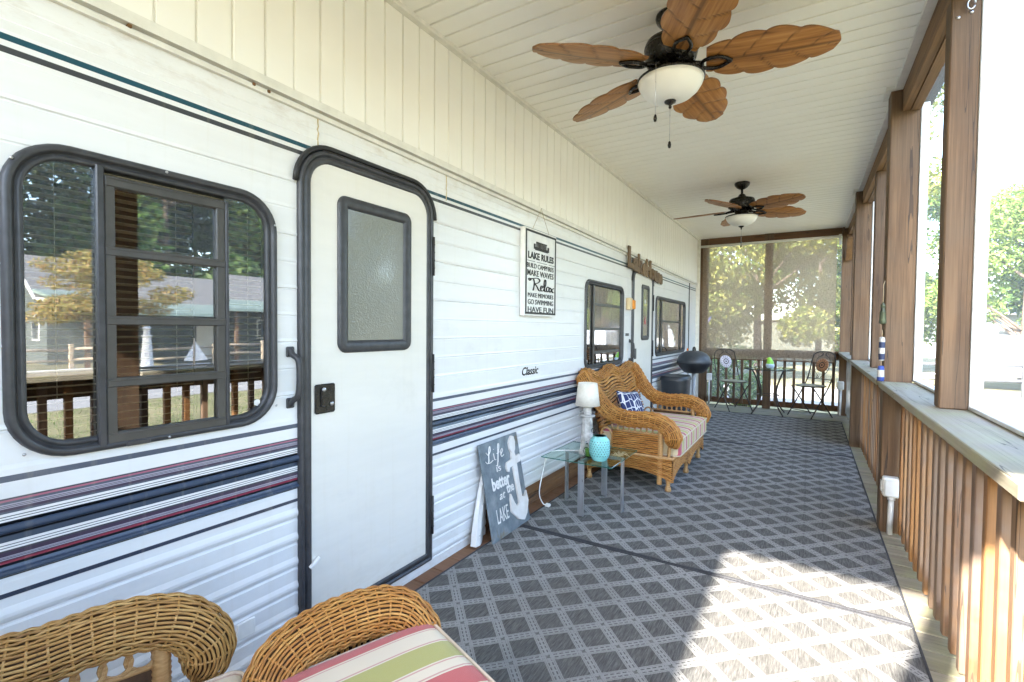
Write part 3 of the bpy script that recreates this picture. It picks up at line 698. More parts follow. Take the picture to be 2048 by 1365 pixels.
for a,b in segs:
    g=MB(); g.cbox(.385,.575,a-.002 if a>0 else a,b+.002,.931,.9695,.004); part('rail_cap',g,M['rail'],ra)
    g=MB(); g.cbox(.537,.572,a,b,.81,.930,.003); part('top_rail',g,M['post_y'],ra)
    g=MB(); g.cbox(.537,.572,a,b,.04,.12,.003); part('bottom_rail',g,M['post_y'],ra)
g=MB(); g.cbox(-.019,.019,-.0195,.0195,0,.911,.003); pks=[]
for k_ in('picket','picket2','picket3'): pks.append(g.mesh('picket',[M[k_]]))
for a,b in segs:
    n=int(round((b-a)/.128)); 
    for k in range(n):
        yy=a+(k+.5)*(b-a)/n; piece('picket',random.choices(pks,(.45,.18,.37))[0],ra,(.517,yy+random.uniform(-.006,.006),.018+random.uniform(-.006,.004)),rot=(random.uniform(-.004,.004),0,random.uniform(-.05,.05)))
# screens with white frame strips, one per opening
op=[(-.85,.1),(.192,1.28),(1.425,2.64),(2.732,3.88),(4.025,5.25),(5.342,6.55),(6.695,7.80),(7.892,8.90)]
wh=['beside the entry door','beside the slim post near the big trailer window','before the knotty slim post','between the knotty post and the buoy post','just beyond the buoy post','before the third thick post','beyond the third thick post','next to the corner of the shaded end']
for (a,b),w_ in zip(op,wh):
    o=thing('insect_screen',(.59,(a+b)/2,.97),'grey insect screen panel with pale frame '+w_,'screen','insect screens on the long side')
    g=MB(); g.add([(.572,a-.03,.972),(.572,b+.03,.972),(.572,b+.03,2.70),(.572,a-.03,2.70)],[(0,1,2,3)]); part('mesh',g,M['screen'],o)
    for (u0,u1,v0,v1) in((a-.045,a+.002,.972,2.70),(b-.002,b+.045,.972,2.70)):
        g=MB(); g.cbox(.5585,.601,u0,u1,v0,v1,.003); part('frame_strip',g,M['greyplastic'],o)
    g=MB(); g.cbox(.5585,.601,a-.001,b+.001,.972,.988,.003); part('frame_strip',g,M['greyplastic'],o)
# ================================================================== shaded far end
EY=8.93
post('end_post',-1.65,-1.515,EY,EY+.12,GZ-.02,CZ(8.9)-.01,'brown end post against the trailer corner trim','post')
post('end_post',-.645,-.53,EY+.03,EY+.145,GZ-.02,CZ(8.9)-.01,'brown post in the middle of the shaded end','post')
hb=thing('end_beam',(-.6,EY,2.72),'brown cross beam above the roller shade','beam')
for a,b in((-1.513,-.647),(-.528,.398)):
    g=MB(); g.cbox(a,b,EY+.005,EY+.05,2.745,2.872,.004); part('board',g,M['post_x'],hb)
g=MB(); g.cbox(-.655,-.52,EY-.018,EY+.004,2.735,2.868,.004); part('post_block',g,M['post'],hb)
er=thing('end_railing',(-.6,EY,0),'dark brown railing with spaced balusters across the shaded end','railing')
for a,b in((-1.513,-.647),(-.528,.398)):
    g=MB(); g.cbox(a,b,EY+.035,EY+.13,.935,.972,.004); part('rail_cap',g,M['post_x'],er)
    g=MB(); g.cbox(a,b,EY+.07,EY+.105,.845,.934,.003); part('top_rail',g,M['post_x'],er)
    g=MB(); g.cbox(a,b,EY+.07,EY+.105,.035,.125,.003); part('bottom_rail',g,M['post_x'],er)
g=MB(); g.cbox(-.0195,.0195,-.018,.018,0,.86,.003); bl=g.mesh('baluster',[M['post']])
for a,b in((-1.513,-.647),(-.528,.398)):
    n=7
    for k in range(n): piece('baluster',bl,er,(a+(k+.5)*(b-a)/n,EY+.051,.05),rot=(0,0,random.uniform(-.03,.03)))
o=thing('insect_screen',(-.6,EY+.15,.04),'insect screen on the outside of the shaded end railing','screen')
g=MB(); g.add([(-1.6,EY+.135,.04),(.41,EY+.135,.04),(.41,EY+.135,2.74),(-1.6,EY+.135,2.74)],[(0,1,2,3)]); part('mesh',g,M['screen'],o)
sh=thing('roller_shade',(-.6,EY-.03,2.72),'brown see-through roller shade lowered over the end of the porch','shade')
g=MB(); n=40; X=np.zeros((n,30,3)); xx=np.linspace(-1.60,.335,n); zz_=np.linspace(.80,2.715,30)
X[...,0]=xx[:,None]; X[...,2]=zz_[None]; X[...,1]=EY-.03+.004*np.sin(xx*5)[:,None]*(1-(zz_-.8)/1.9)[None]; g.grid(X); part('fabric',g,M['shade'],sh)
g=MB(); g.tube([(-1.64,EY-.034,2.728),(.36,EY-.034,2.728)],.021,12); part('roller_tube',g,M['trimwhite'],sh)
g=MB(); g.tube([(-1.60,EY-.03,.80),(.335,EY-.03,.80)],.011,10); part('hem_bar',g,M['post_x'],sh)
g=MB(); g.cbox(.352,.385,EY-.06,EY-.012,2.60,2.76,.004); part('bracket',g,M['whiteplastic'],sh)
# knee brace at the far right corner
kb=thing('knee_brace',(.48,8.5,2.3),'short diagonal wooden brace high in the far corner','brace')
g=MB(); fr=Matrix.Translation((.485,8.72,2.56))@Matrix.Rotation(R(40),4,'X'); g.cbox(-.045,.045,-.045,.045,-.24,.16,.004,fr=fr); part('timber',g,M['post_y'],kb)
# ================================================================== entry end behind the viewer
post('entry_post',-1.68,-1.55,-1.09,-.96,GZ-.02,2.79,'entry end post against the trailer','post')
post('entry_post',-.62,-.50,-1.09,-.97,GZ-.02,2.79,'entry end post between the door and the open bay','post')
hb=thing('entry_beam',(-.6,-1.02,2.62),'cross beam over the entry end','beam')
g=MB(); g.cbox(-1.548,-.622,-1.07,-1.0,2.62,2.79,.004); part('board',g,M['post_x'],hb); g=MB(); g.cbox(-.498,.408,-1.07,-1.0,2.62,2.79,.004); part('board',g,M['post_x'],hb)
ed=thing('entry_door',(-.05,-1.04,0),'wooden screen door with a glazed upper half at the entry end','door')
g=MB(); g.cbox(-.495,-.40,-1.06,-1.02,.01,2.1,.004); g.cbox(.31,.405,-1.06,-1.02,.01,2.1,.004); g.cbox(-.399,.309,-1.06,-1.02,1.86,2.1,.004); g.cbox(-.399,.309,-1.06,-1.02,.01,.95,.004); part('panel',g,M['post'],ed)
g=MB(); g.add([(-.40,-1.04,.95),(.31,-1.04,.95),(.31,-1.04,1.86),(-.40,-1.04,1.86)],[(0,1,2,3)]); part('mesh',g,M['screen'],ed)
ner=thing('entry_railing',(-1.1,-1.03,0),'short wooden railing across the open entry bay','railing')
g=MB(); g.cbox(-1.548,-.622,-1.08,-.98,.93,.97,.004); part('rail_cap',g,M['rail'],ner)
for k in range(7): piece('baluster',bl,ner,(-1.48+.132*k,-1.03,.05))
g=MB(); g.cbox(-1.548,-.622,-1.05,-1.012,.0,.05,.003); part('bottom_rail',g,M['post_x'],ner)
for k in range(9): g=MB(); g.cbox(-1.548,-.622,-1.045,-1.02,.98+.092*k,1.065+.092*k,.003); part('sun_block_board',g,M['post_x'],ner)  # added, out of view: boards above the rail keep sun off the ottoman cushion
# ================================================================== rugs
def rug(y0,y1,label,z=.0):
    o=thing('rug',(0,0,0),label,'rug','lattice rugs on the deck')
    WL[o]=Vector((0,0,0))
    n=110; mm=60; X=np.zeros((mm,n,3)); X[...,0]=np.linspace(-1.605,.408,mm)[:,None]; yy=np.linspace(y0,y1,n); X[...,1]=yy[None]
    ee=np.minimum(yy-y0,y1-yy); X[...,2]=(.0075+.003*np.exp(-(ee/.03)**2)*(y0>0))[None]
    gx=X[...,0];gy=X[...,1]; X[...,2]+=.0018*np.sin(gx*7.1+gy*2.3)*np.sin(gy*4.7-gx*1.9+1)+.0012*np.sin(gy*11+gx*5)
    g=MB(); g.grid(X); part('pile',g,M['rug'],o)
    g=MB(); 
    for q in((-1.611,-1.601),(.404,.414)): g.cbox(q[0],q[1],y0,y1,.0015,.0105,.002)
    for q in((y0-.003,y0+.011),(y1-.011,y1+.003)): g.cbox(-1.611,.414,q[0],q[1],.0012,.0125,.002)
    part('binding',g,M['bind'],o); return o
rug(-.85,2.672,'grey lattice rug in front of the frosted door')
rug(2.688,5.955,'grey lattice rug under the glass table and the wicker loveseat')
rug(5.972,8.18,'grey lattice rug reaching under the bistro set')
# ================================================================== outlet boxes on conduit
def outlet(x,y,zb,label,face='y'):
    o=thing('outlet_box',(x,y,0),label,'outlet','weatherproof outlet boxes on conduit')
    g=MB(); g.tube([(x+.015,y-.03,.001),(x+.02,y-.03,zb+.01)],.0155,12); g.lathe([(.02,0),(.02,.02),(.0165,.024)],(x+.02,y-.03,zb-.024),12); part('conduit',g,M['greyplastic'],o)
    g=MB(); g.cbox(x-.028,x+.058,y-.070,y-.002,zb,zb+.122,.008); bx=part('box',g,M['whiteplastic'],o)
    g=MB(); g.cbox(x-.022,x+.052,y-.082,y-.0705,zb+.008,zb+.114,.005); part('cover',g,M['greyplastic'],bx)
    g=MB(); g.cbox(x-.038,x-.0285,y-.055,y-.02,zb+.03,zb+.10,.003); part('cover_hinge',g,M['greyplastic'],bx)
outlet(.445,3.88,.245,'white weatherproof outlet box on a conduit at the buoy post')
outlet(.405,8.90,.40,'white outlet box low on the far corner post')
o=thing('outlet_box',(-1.44,8.85,0),'white outlet box on a grey conduit behind the grill stand','outlet','weatherproof outlet boxes on conduit')
g=MB(); g.tube([(-1.46,EY-.035,.0),(-1.46,EY-.035,.42)],.014,10); part('conduit',g,M['greyplastic'],o)
g=MB(); g.cbox(-1.50,-1.42,EY-.06,EY-.01,.42,.54,.006); part('box',g,M['whiteplastic'],o)
# clear vinyl sheet inside the last bay
o=thing('vinyl_sheet',(.5,7.7,.05),'wrinkled pale vinyl sheet tacked inside the railing near the corner','sheet')
X=np.zeros((30,14,3)); yy=np.linspace(6.75,8.75,30); zz_=np.linspace(.06,.90,14); X[...,1]=yy[:,None]; X[...,2]=zz_[None]; X[...,0]=.486+.006*np.sin(yy*17)[:,None]*np.cos(zz_*9)[None]; g=MB(); g.grid(X); part('film',g,m_noise('cloudy_vinyl',(.5,.52,.5),(.68,.7,.66),4,.2,.1),o)
# ================================================================== ceiling fans
def m_blade():
    t=NT('carved_blade_wood'); uv=t.new('UVMap').outputs[0]; sx=t.new('SeparateXYZ'); t.L(uv,sx.inputs[0])
    v=t.coord(scale=(3,60,10)); n=t.noise(v,1,5,.6); 
    c=t.ramp(n,[(.3,(.20,.078,.018)),(.5,(.36,.155,.038)),(.7,(.48,.235,.07))])
    c=t.mix(t.math('MULTIPLY',sx.outputs[0],.8,clamp=True),c,(.055,.022,.008)); t.bump(n,.2,.002)
    return t.fin(c,.38,0)
M['blade']=m_blade()
def blade_mesh():
    g=MB(); ns,nt_=64,17; L0,L1=.16,.70; s=np.linspace(0,1,ns); tt=np.linspace(-1,1,nt_)
    env=.134*np.power(np.sin(PI*np.clip(.13+.83*s,0,1)),.62)*np.where(s>.97,np.sqrt(np.clip((1.0-s)/.03,0.02,1)),1)
    def lob(s,ph):
        fr=np.mod((s-ph)/.25,1.0); return .74+.26*np.power(np.sin(PI*np.clip(.08+.80*np.power(fr,.75),0,1)),.7)
    Wp=env*lob(s,.06); Wn=env*lob(s,-.06)
    S,T=np.meshgrid(s,tt,indexing='ij'); W_=np.where(T>=0,Wp[:,None],Wn[:,None])
    x=L0+(L1-L0)*S; y=T*W_; aT=np.abs(T)
    vein=np.exp(-(T*W_/.0035)**2)*.9
    for ph,sgn in((.06,1),(-.06,-1)):
        for k in range(5):
            sn=ph+.25*k; line=sn-.16*np.power(1-aT,1.15); dd=(S-line)*(L1-L0)
            vein=np.maximum(vein,np.exp(-(dd/.0042)**2)*(np.sign(T)==sgn)*(S>.02))
    dome=-.010*(1-aT**2)*np.power(np.clip(np.sin(PI*np.clip(S,.02,.98)),0,1),.5)
    zb=-.004+dome*1.0+.0042*vein-.0035*np.exp(-(T*W_/.006)**2)
    ztop=.004+0*S
    uv=np.stack([vein,S],-1)
    g.grid(np.stack([x,y,zb],-1),uv,flip=True); g.grid(np.stack([x,y,ztop],-1),uv*0+.01)
    for j in(0,nt_-1):
        g.grid(np.stack([np.stack([x[:,j],y[:,j],zb[:,j]],-1),np.stack([x[:,j],y[:,j],ztop[:,j]],-1)],1),np.full((ns,2,2),.5))
    g.grid(np.stack([np.stack([x[0],y[0],zb[0]],-1),np.stack([x[0],y[0],ztop[0]],-1)],1),np.full((nt_,2,2),.5))
    return g.mesh('blade',[M['blade']])
BM=blade_mesh()
def fan(x,y,ang,label,drop,full):
    zc=CZ(y); o=thing('ceiling_fan',(x,y,zc-.008),label,'ceiling fan','palm leaf ceiling fans')
    c=(x,y,zc-.008)
    g=MB(); g.lathe([(0,0),(.072,0),(.075,-.012),(.070,-.03),(.052,-.052),(.030,-.066),(.016,-.07),(.016,-.071)][::-1],c,28); part('canopy',g,M['bronze'],o)
    g=MB(); g.lathe([(.0115,0),(.0115,-drop-.02)][::-1],(x,y,c[2]-.05),14); part('downrod',g,M['bronze'],o)
    h=c[2]-.05-drop
    g=MB(); g.lathe([(0,-.128),(.10,-.128),(.112,-.118),(.118,-.10),(.125,-.07),(.125,-.035),(.118,-.018),(.075,-.004),(.045,.004),(.03,.03),(.022,.036),(0,.036)],(x,y,h),40); mh=part('motor_housing',g,M['bronze'],o)
    g=MB(); g.lathe([(.1262,-.042),(.1268,-.046),(.1262,-.050)],(x,y,h),40); part('trim_ring',g,M['black'],mh)
    g=MB(); g.lathe([(.062,-.128),(.068,-.15),(.066,-.175),(.14,-.19),(.158,-.196),(.158,-.204),(.15,-.205)][::-1],(x,y,h),40); part('light_fitter',g,M['bronze'],o)
    g=MB(); g.lathe([(0,-.300),(.03,-.299),(.07,-.291),(.105,-.274),(.132,-.25),(.147,-.225),(.1535,-.203)],(x,y,h),44); part('light_bowl',g,M['frost'],o)
    g=MB(); g.lathe([(0,-.335),(.006,-.333),(.008,-.326),(.006,-.32),(.010,-.315),(.026,-.306),(.028,-.299),(.02,-.296),(0,-.296)],(x,y,h),20); part('finial',g,M['bronze'],o)
    for (a,l) in((R(200+ang),.30),(R(60+ang) if not full else R(262),.15)):
        r_=.172 if l<.2 else .0; px,py=x+r_*math.cos(a),y+r_*math.sin(a); z0=h-.19 if r_ else h-.33; z1=z0-(.16 if not r_ else .23)
        g=MB(); g.tube([(px,py,z0),(px,py,z1)],.0011,5); pc=part('pull_chain',g,M['chrome'],o)
        if r_: g=MB(); g.tube([(x+.06*math.cos(a),y+.06*math.sin(a),h-.16),(px,py,h-.185)],.004,6); part('chain_arm',g,M['bronze'],pc)
        g=MB(); g.lathe([(0,-.036),(.006,-.032),(.0085,-.02),(.006,-.006),(.002,0),(0,0)],(px,py,z1),12); part('chain_knob',g,M['bronze'],pc)
    for k in range(5):
        a=R(ang+72*k); b=piece('blade',BM,o,(x,y,h-.128),rot=(R(-13),R(1.5),a)); WL[b]=None
        # blade iron with the triangular cut-out
        g=MB(); p=crom([(.155,-.026,0),(.215,-.034,0),(.262,-.006,0),(.262,.006,0),(.215,.034,0),(.155,.026,0),(.14,0,0)],5,True)
        T=Matrix.Rotation(a,4,'Z')@Matrix.Rotation(R(1.5),4,'Y')@Matrix.Rotation(R(-13),4,'X')
        g.tube([tuple(Vector((x,y,h-.146))+T@Vector(q)) for q in p],.0085,8,closed=True)
        g.tube([tuple(Vector((x,y,h-.142))+T@Vector(q)) for q in((.07,0,.012),(.11,0,.006),(.15,0,0))],[.018,.014,.012],8)
        part('blade_bracket',g,M['bronze'],o)
    return o
fan(-.60,2.42,10,'large palm leaf ceiling fan with white bowl light over the lattice rug seam',.065,True)
fan(-.635,5.62,36,'palm leaf ceiling fan hanging before the brown shade',.105,False)
# ================================================================== wicker
M['core']=m_noise('wicker_inner_core',(.05,.022,.008),(.10,.05,.02),30,.8)
def weave_grid(g,fn,S,T,p=.0075,q=.034,A=.0026,B=.0014,su=4,m=0,closev=False,flip=False,jit=.10,Cu=0.0):
    """woven skin of real strands over a dark core: strands run along u (length S m), rows stacked along v (length T m)"""
    nr=max(3,int(round(T/p))); nu=max(8,int(round(S/q*su))); U=np.linspace(0,1,nu+1); K=np.arange(nr); V=(K+.5)/nr; e=2e-3
    def geo(U,V):
        UU,VV=np.meshgrid(U,V,indexing='ij'); P0=fn(UU,VV)
        du=fn(np.clip(UU+e,0,1),VV)-fn(np.clip(UU-e,0,1),VV)
        dv=fn(UU,(VV+e)%1.0 if closev else np.clip(VV+e,0,1))-fn(UU,(VV-e)%1.0 if closev else np.clip(VV-e,0,1))
        N=np.cross(du,dv); N/=np.maximum(np.linalg.norm(N,axis=-1,keepdims=True),1e-9)
        if flip: N=-N
        Tn=du/np.maximum(np.linalg.norm(du,axis=-1,keepdims=True),1e-9)
        return UU,P0,N,Tn,np.linalg.norm(dv,axis=-1)/(2*e)/nr
    UU,P0,N,Tn,sp=geo(U,V); Bn=np.cross(N,Tn); rj=RNG.normal(0,jit,nr)
    ph=np.cos(PI*(UU*S/q+K[None]+rj[None])); wob=.10*np.sin(UU*S*23+K[None]*1.9+rj[None]*30)
    C=P0+N*(.30*p+A*.25+B*ph+Cu*np.cos(2*PI*UU*S/q))[...,None]+Bn*(wob*sp)[...,None]
    r_=np.minimum(sp,p*1.1)*(.40+.04*rj[None]*5*jit); ns=6; f=[]; V_=[]; uv=[]
    for k in range(ns):
        a=2*PI*k/ns; V_.append(C+(N*math.cos(a)*.85+Bn*math.sin(a))*r_[...,None])
    X=np.stack(V_,2)                                        # nu, nr, ns, 3
    n1=nu+1; idx=np.arange(n1*nr*ns).reshape(n1,nr,ns); nx=np.roll(idx,-1,2)
    F=np.stack([idx[:-1],idx[1:],nx[1:],nx[:-1]],-1).reshape(-1,4)
    uvs=np.stack([np.broadcast_to((UU*S+K[None]*3.7)[...,None],(n1,nr,ns)),np.broadcast_to((K[None,:,None]+.5),(n1,nr,ns))],-1)
    g.add(X.reshape(-1,3).tolist(),F.tolist(),m,True,uvs.reshape(-1,2).tolist())
    cu2=np.linspace(0,1,max(12,nu//2)); cv=np.linspace(0,1,max(6,nr//2)+1); cv=cv[:-1] if closev else cv
    _,Pc,Nc,_,_=geo(cu2,cv); g.grid(Pc-Nc*(.30*p+B),None,1,closev=closev)
def path_fn(path,rad,a0=0,a1=2*PI,squash=1.0):
    P=np.array(path); d=np.r_[0,np.cumsum(np.linalg.norm(np.diff(P,axis=0),axis=1))]; S=d[-1]; T_,A_,B_=frames(P); rad=np.array(rad) if not np.isscalar(rad) else np.full(len(P),rad)
    def f(U,V):
        s=U*S; C=np.stack([np.interp(s,d,P[:,i]) for i in range(3)],-1); A=np.stack([np.interp(s,d,A_[:,i]) for i in range(3)],-1); B=np.stack([np.interp(s,d,B_[:,i]) for i in range(3)],-1)
        r_=np.interp(s,d,rad); a=a0+(a1-a0)*V
        return C+r_[...,None]*(A*np.cos(a)[...,None]+B*np.sin(a)[...,None]*squash)
    return f,S
def weave_tube(g,path,rad,p=.0075,q=.034,A=.0026,B=.0014,su=4,Cu=0.0):
    f,S=path_fn(path,rad); rm=float(np.max(rad)); weave_grid(g,f,S,2*PI*rm,p,q,A,B,su,closev=True,flip=True,Cu=Cu)
    for k_ in range(1,int(S/q)):                            # stakes the strands pass over and under
        pts=f(np.full(20,k_*q/S),np.linspace(0,1,21)[:-1]); cc=pts.mean(0); dn_=pts-cc; dn_/=np.linalg.norm(dn_,axis=1,keepdims=True); g.tube(pts+dn_*(.33*p),.30*p,5,closed=True)
    P=np.array(path)
    for e,i in((0,0),(-1,-1)):
        r_=rad if np.isscalar(rad) else rad[i]
        ang=np.linspace(0,2*PI,13)[:-1]; T_,A_,B_=frames(P); rows=[]
        for k in(1.0,.7,.35,.02):
            rows.append([P[e]+r_*k*(A_[e]*math.cos(a)+B_[e]*math.sin(a))+T_[e]*(1 if e else -1)*r_*.45*math.sqrt(1-min(k,1)**2) for a in ang])
        X=np.array(rows); uv=np.stack(np.meshgrid(np.arange(4)*.012,np.arange(12)*.02,indexing='ij'),-1); g.grid(X,uv,closev=True)
def flatfn(P00,P10,P01,P11,bow=None):
    P00,P10,P01,P11=[np.array(p,float) for p in(P00,P10,P01,P11)]
    def f(U,V):
        u=U[...,None];v=V[...,None]; return (P00*(1-u)*(1-v)+P10*u*(1-v)+P01*(1-u)*v+P11*u*v)
    return f
def rbox(g,half,r,n=14,puff=0,fr=None,m=0):
    idx={};V=[];F=[]
    def vid(p):
        h=np.array(half); q=p*h; inner=np.clip(q,-(h-r),h-r); d=q-inner; L=np.linalg.norm(d)
        o=inner+(d/L*r if L>1e-9 else 0)
        o[2]+=puff*np.sign(p[2])*(abs(p[2])**2)*(1-(abs(o[0])/half[0])**4)*(1-(abs(o[1])/half[1])**4)
        k=tuple(np.round(p,5))
        if k not in idx: idx[k]=len(V); V.append(tuple(fr@Vector(o)) if fr is not None else tuple(o))
        return idx[k]
    lin=np.sin(np.linspace(-1,1,n+1)*PI/2)
    for ax in range(3):
        for s_ in(-1,1):
            for i in range(n):
                for j in range(n):
                    q=[]
                    for a,b in((i,j),(i+1,j),(i+1,j+1),(i,j+1)):
                        p=np.zeros(3); p[ax]=s_; p[(ax+1)%3]=lin[a]; p[(ax+2)%3]=lin[b]; q.append(vid(p))
                    F.append(q if s_>0 else q[::-1])
    g.add(V,F,m,True)
def cushion(name,loc,rz,half,mat,label,cat='cushion',puff=.02):
    o=thing(name,loc,label,cat,rz=rz)
    g=MB(); rbox(g,half,.035,16,puff); part('cover',g,mat,o,world=False)
    for s_ in(-1,1):
        p=[]; a,b,c=half; 
        for (x_,y_) in rrect(-a,a,-b,b,.036,6): p.append((x_*.995,y_*.995,s_*(c-.012)))
        g=MB(); g.tube(p,.0052,6,closed=True); part('piping',g,M['piping'],o,world=False)
    return o
def wicker_seat(root,W,mat,near):
    """local: +x forward, y lateral, z up"""
    hw=W/2; pr=.0094 if near else .0150; su=6 if near else 6; qq=.036 if near else .046; cu_=.0006 if near else .0012
    for s_ in(1,-1):
        y_=s_*hw
        p=crom([(-.455,y_+s_*.035,.885),(-.40,y_+s_*.03,.815),(-.30,y_+s_*.015,.675),(-.20,y_,.585),(-.05,y_,.548),(.12,y_,.556),(.235,y_,.530),(.295,y_,.470),(.305,y_,.415),(.285,y_,.375)],7)
        rad=np.interp(np.linspace(0,1,len(p)),[0,.04,.12,.3,.6,.85,.95,1],[.050,.060,.060,.056,.055,.058,.050,.036])
        g=MB(); weave_tube(g,p,rad,pr,qq,.003,.0024 if near else .0036,su,cu_); part('arm',g,[mat,M['core']],root,world=False)
        # front post, wrapped
        g=MB(); h=[(.20,y_-s_*.012,.05),(.205,y_-s_*.012,.30),(.205,y_-s_*.01,.515)]
        pp=crom(h,14 if not near else 30); rr_=[.0195+.0022*abs(math.sin(i*1.57)) for i in range(len(pp))]; g.tube(pp,rr_,12); part('arm_post',g,M['cane'],root,world=False)
        g=MB(); pp=crom([(.205,y_-s_*.012,.50),(.245,y_-s_*.012,.497),(.272,y_-s_*.012,.462),(.278,y_-s_*.012,.40),(.27,y_-s_*.012,.27)],8); g.tube(pp,[.0125+.0015*abs(math.sin(i*1.57)) for i in range(len(pp))],10); part('arm_scroll',g,M['cane'],root,world=False)
        # side panel under the arm with the row of rings
        g=MB(); weave_grid(g,flatfn((-.19,y_-s_*.01,.262),(.195,y_-s_*.01,.262),(-.19,y_-s_*.01,.437),(.195,y_-s_*.01,.437)),.385,.175,pr*1.1,.022,.003,.002,su,flip=(s_>0)); part('arm_panel',g,[mat,M['core']],root,world=False)
        g=MB(); g.tube([(-.2,y_-s_*.012,.443),(.2,y_-s_*.012,.443)],.007,8); g.tube([(-.2,y_-s_*.012,.505),(.2,y_-s_*.012,.505)],.008,8); part('panel_rail',g,M['cane'],root,world=False)
        for k in range(8):
            g=MB(); cx=-.17+.048*k
            for dr in((-.0035,0,.0035) if near else (0,)):
                g.tube([(cx+(.0285+dr)*math.cos(a),y_-s_*.014+.003*math.sin(a*2),.474+(.0285+dr)*math.sin(a)) for a in np.linspace(0,2*PI,17)[:-1]],.0026 if near else .0045,6,closed=True)
            part('ring',g,M['cane'],root,world=False)
        # oval loop beside the back
        g=MB(); g.tube([(-.245+.05*math.cos(a),y_-s_*.012,.37+.085*math.sin(a)) for a in np.linspace(0,2*PI,25)[:-1]],.008,8,closed=True); part('loop',g,M['cane'],root,world=False)
        for (lx,zz_) in((.205,.26),(-.40,.28)):
            g=MB(); g.lathe([(.022,0),(.026,.012),(.022,.03),(.015,.045),(.019,.075),(.022,.10),(.022,zz_)],(lx+(.06 if lx>0 else 0),y_-s_*.03,0),16); part('leg',g,M['cane'],root,world=False)
    # back: reclined, serpentine crest, wavy courses
    hb=hw-.005
    def crest(t_): return .866+.032*np.cos(t_*PI*2)*np.exp(-(t_/.9)**2)+.02*np.exp(-((np.abs(t_)-1)/.3)**2)
    def backf(U,V):
        t_=2*U-1; zt=crest(t_); z_=.30+(zt-.30)*V+.012*np.sin(t_*PI*2.0)*V*(1-V)*2; x_=-.27-.155*V-.03*np.power(V,3)+.012*np.sin(V*26)*.5
        return np.stack([x_-.03*np.cos(t_*PI/2)*0,t_*hb,z_],-1)
    g=MB(); weave_grid(g,backf,W,.62,pr*(1 if near else 1.9),qq,.003,.0026,su); part('backrest',g,[mat,M['core']],root,world=False)
    t_=np.linspace(-1,1,41); p=np.stack([np.full(41,-.455),t_*hb,crest(t_)],-1)
    g=MB(); weave_tube(g,p,.036,pr,qq,.003,.0024 if near else .0036,su,cu_); part('crest_roll',g,[mat,M['core']],root,world=False)
    for s_ in(1,-1):                                         # ring border following the back edge
        for k in range(9):
            v_=.16+.088*k; U=np.array([.5+s_*(.5-.055)]); c=backf(U,np.array([v_]))[0]+np.array([.012,0,0])
            g=MB(); g.tube([(c[0]-.012*math.sin(a),c[1]+.018*math.cos(a),c[2]+.026*math.sin(a)) for a in np.linspace(0,2*PI,13)[:-1]],.0048,6,closed=True); part('ring',g,M['cane'],root,world=False)
    # seat frame and scalloped aprons
    g=MB(); g.cbox(-.36,.29,-hw+.02,hw-.02,.225,.268,.01); part('seat',g,M['cane'],root,world=False)
    def apron(a,b,nsc,S):
        a=np.array(a,float);b=np.array(b,float)
        def f(U,V):
            zb=.075+.075*np.abs(np.sin(U*PI*nsc))**.7; z_=zb+(.262-zb)*V
            xy=a+(b-a)*U[...,None]; return np.concatenate([xy,z_[...,None]],-1)
        g=MB(); weave_grid(g,f,S,.19,pr*1.1,.022,.003,.002,su); part('apron',g,[mat,M['core']],root,world=False)
    apron((.30,-hw),(.30,hw),2 if W>1 else 1,W); apron((-.40,-hw),(.30,-hw),1,.7); apron((.30,hw),(-.40,hw),1,.7)
    g=MB()
    for q in(((.305,-hw-.004,.268),(.305,hw+.004,.268)),((-.40,-hw-.004,.268),(.305,-hw-.004,.268)),((-.40,hw+.004,.268),(.305,hw+.004,.268))): g.tube(q,.011,8)
    part('seat_rim',g,M['cane'],root,world=False)
    if W>1: g=MB(); g.lathe([(.022,0),(.026,.012),(.022,.03),(.015,.045),(.019,.075),(.022,.10),(.022,.26)],(.275,0,0),16); part('leg',g,M['cane'],root,world=False)
RZ=.011                                                   # top of the rug
ls=thing('wicker_loveseat',(-1.19,4.47,RZ),'honey coloured wicker loveseat with rolled arms beside the glass table','loveseat')
wicker_seat(ls,1.26,M['wicker'],False)
cushion('seat_cushion',(-1.185,4.47,RZ+.268+.078),0,(.345,.585,.075),M['stripe2'],'pink and green striped seat cushion on the wicker loveseat',puff=.02)
# throw pillow
def m_pillow():
    t=NT('navy_lattice_pillow'); v=t.coord(rnd=False); vo=t.new('TexVoronoi',feature='DISTANCE_TO_EDGE'); t.L(t.vec('MULTIPLY',v,(1,1,.62)),vo.inputs['Vector']); vo.inputs['Scale'].default_value=23; vo.inputs['Randomness'].default_value=.35
    c=t.mix(t.math('LESS_THAN',vo.outputs['Distance'],.065),(.018,.03,.11),(.66,.66,.68)); t.bump(t.noise(v,300,2),.2,.002); return t.fin(c,.9,0)
pw=thing('throw_pillow',(-1.345,4.24,RZ+.575),'navy throw pillow with white lattice print leaning on the loveseat back','pillow'); WL[pw]=None
g=MB(); n=14
def pil(sgn):
    a=np.linspace(-1,1,n); A,B=np.meshgrid(a,a,indexing='ij'); th=.065*np.power(np.clip((1-A**4)*(1-B**4),0,1),.55)
    k=1-.07*(np.abs(A)*np.abs(B))*0+.0; pin=1-.10*(1-np.abs(A*B)); return np.stack([sgn*th,A*.168*(1-.07*(1-B**2)),B*.158*(1-.07*(1-A**2))],-1)
g.grid(pil(1)); g.grid(pil(-1),flip=True); part('cover',g,m_pillow(),pw,world=False); pw.rotation_euler=(R(-6),R(-24),R(-10))
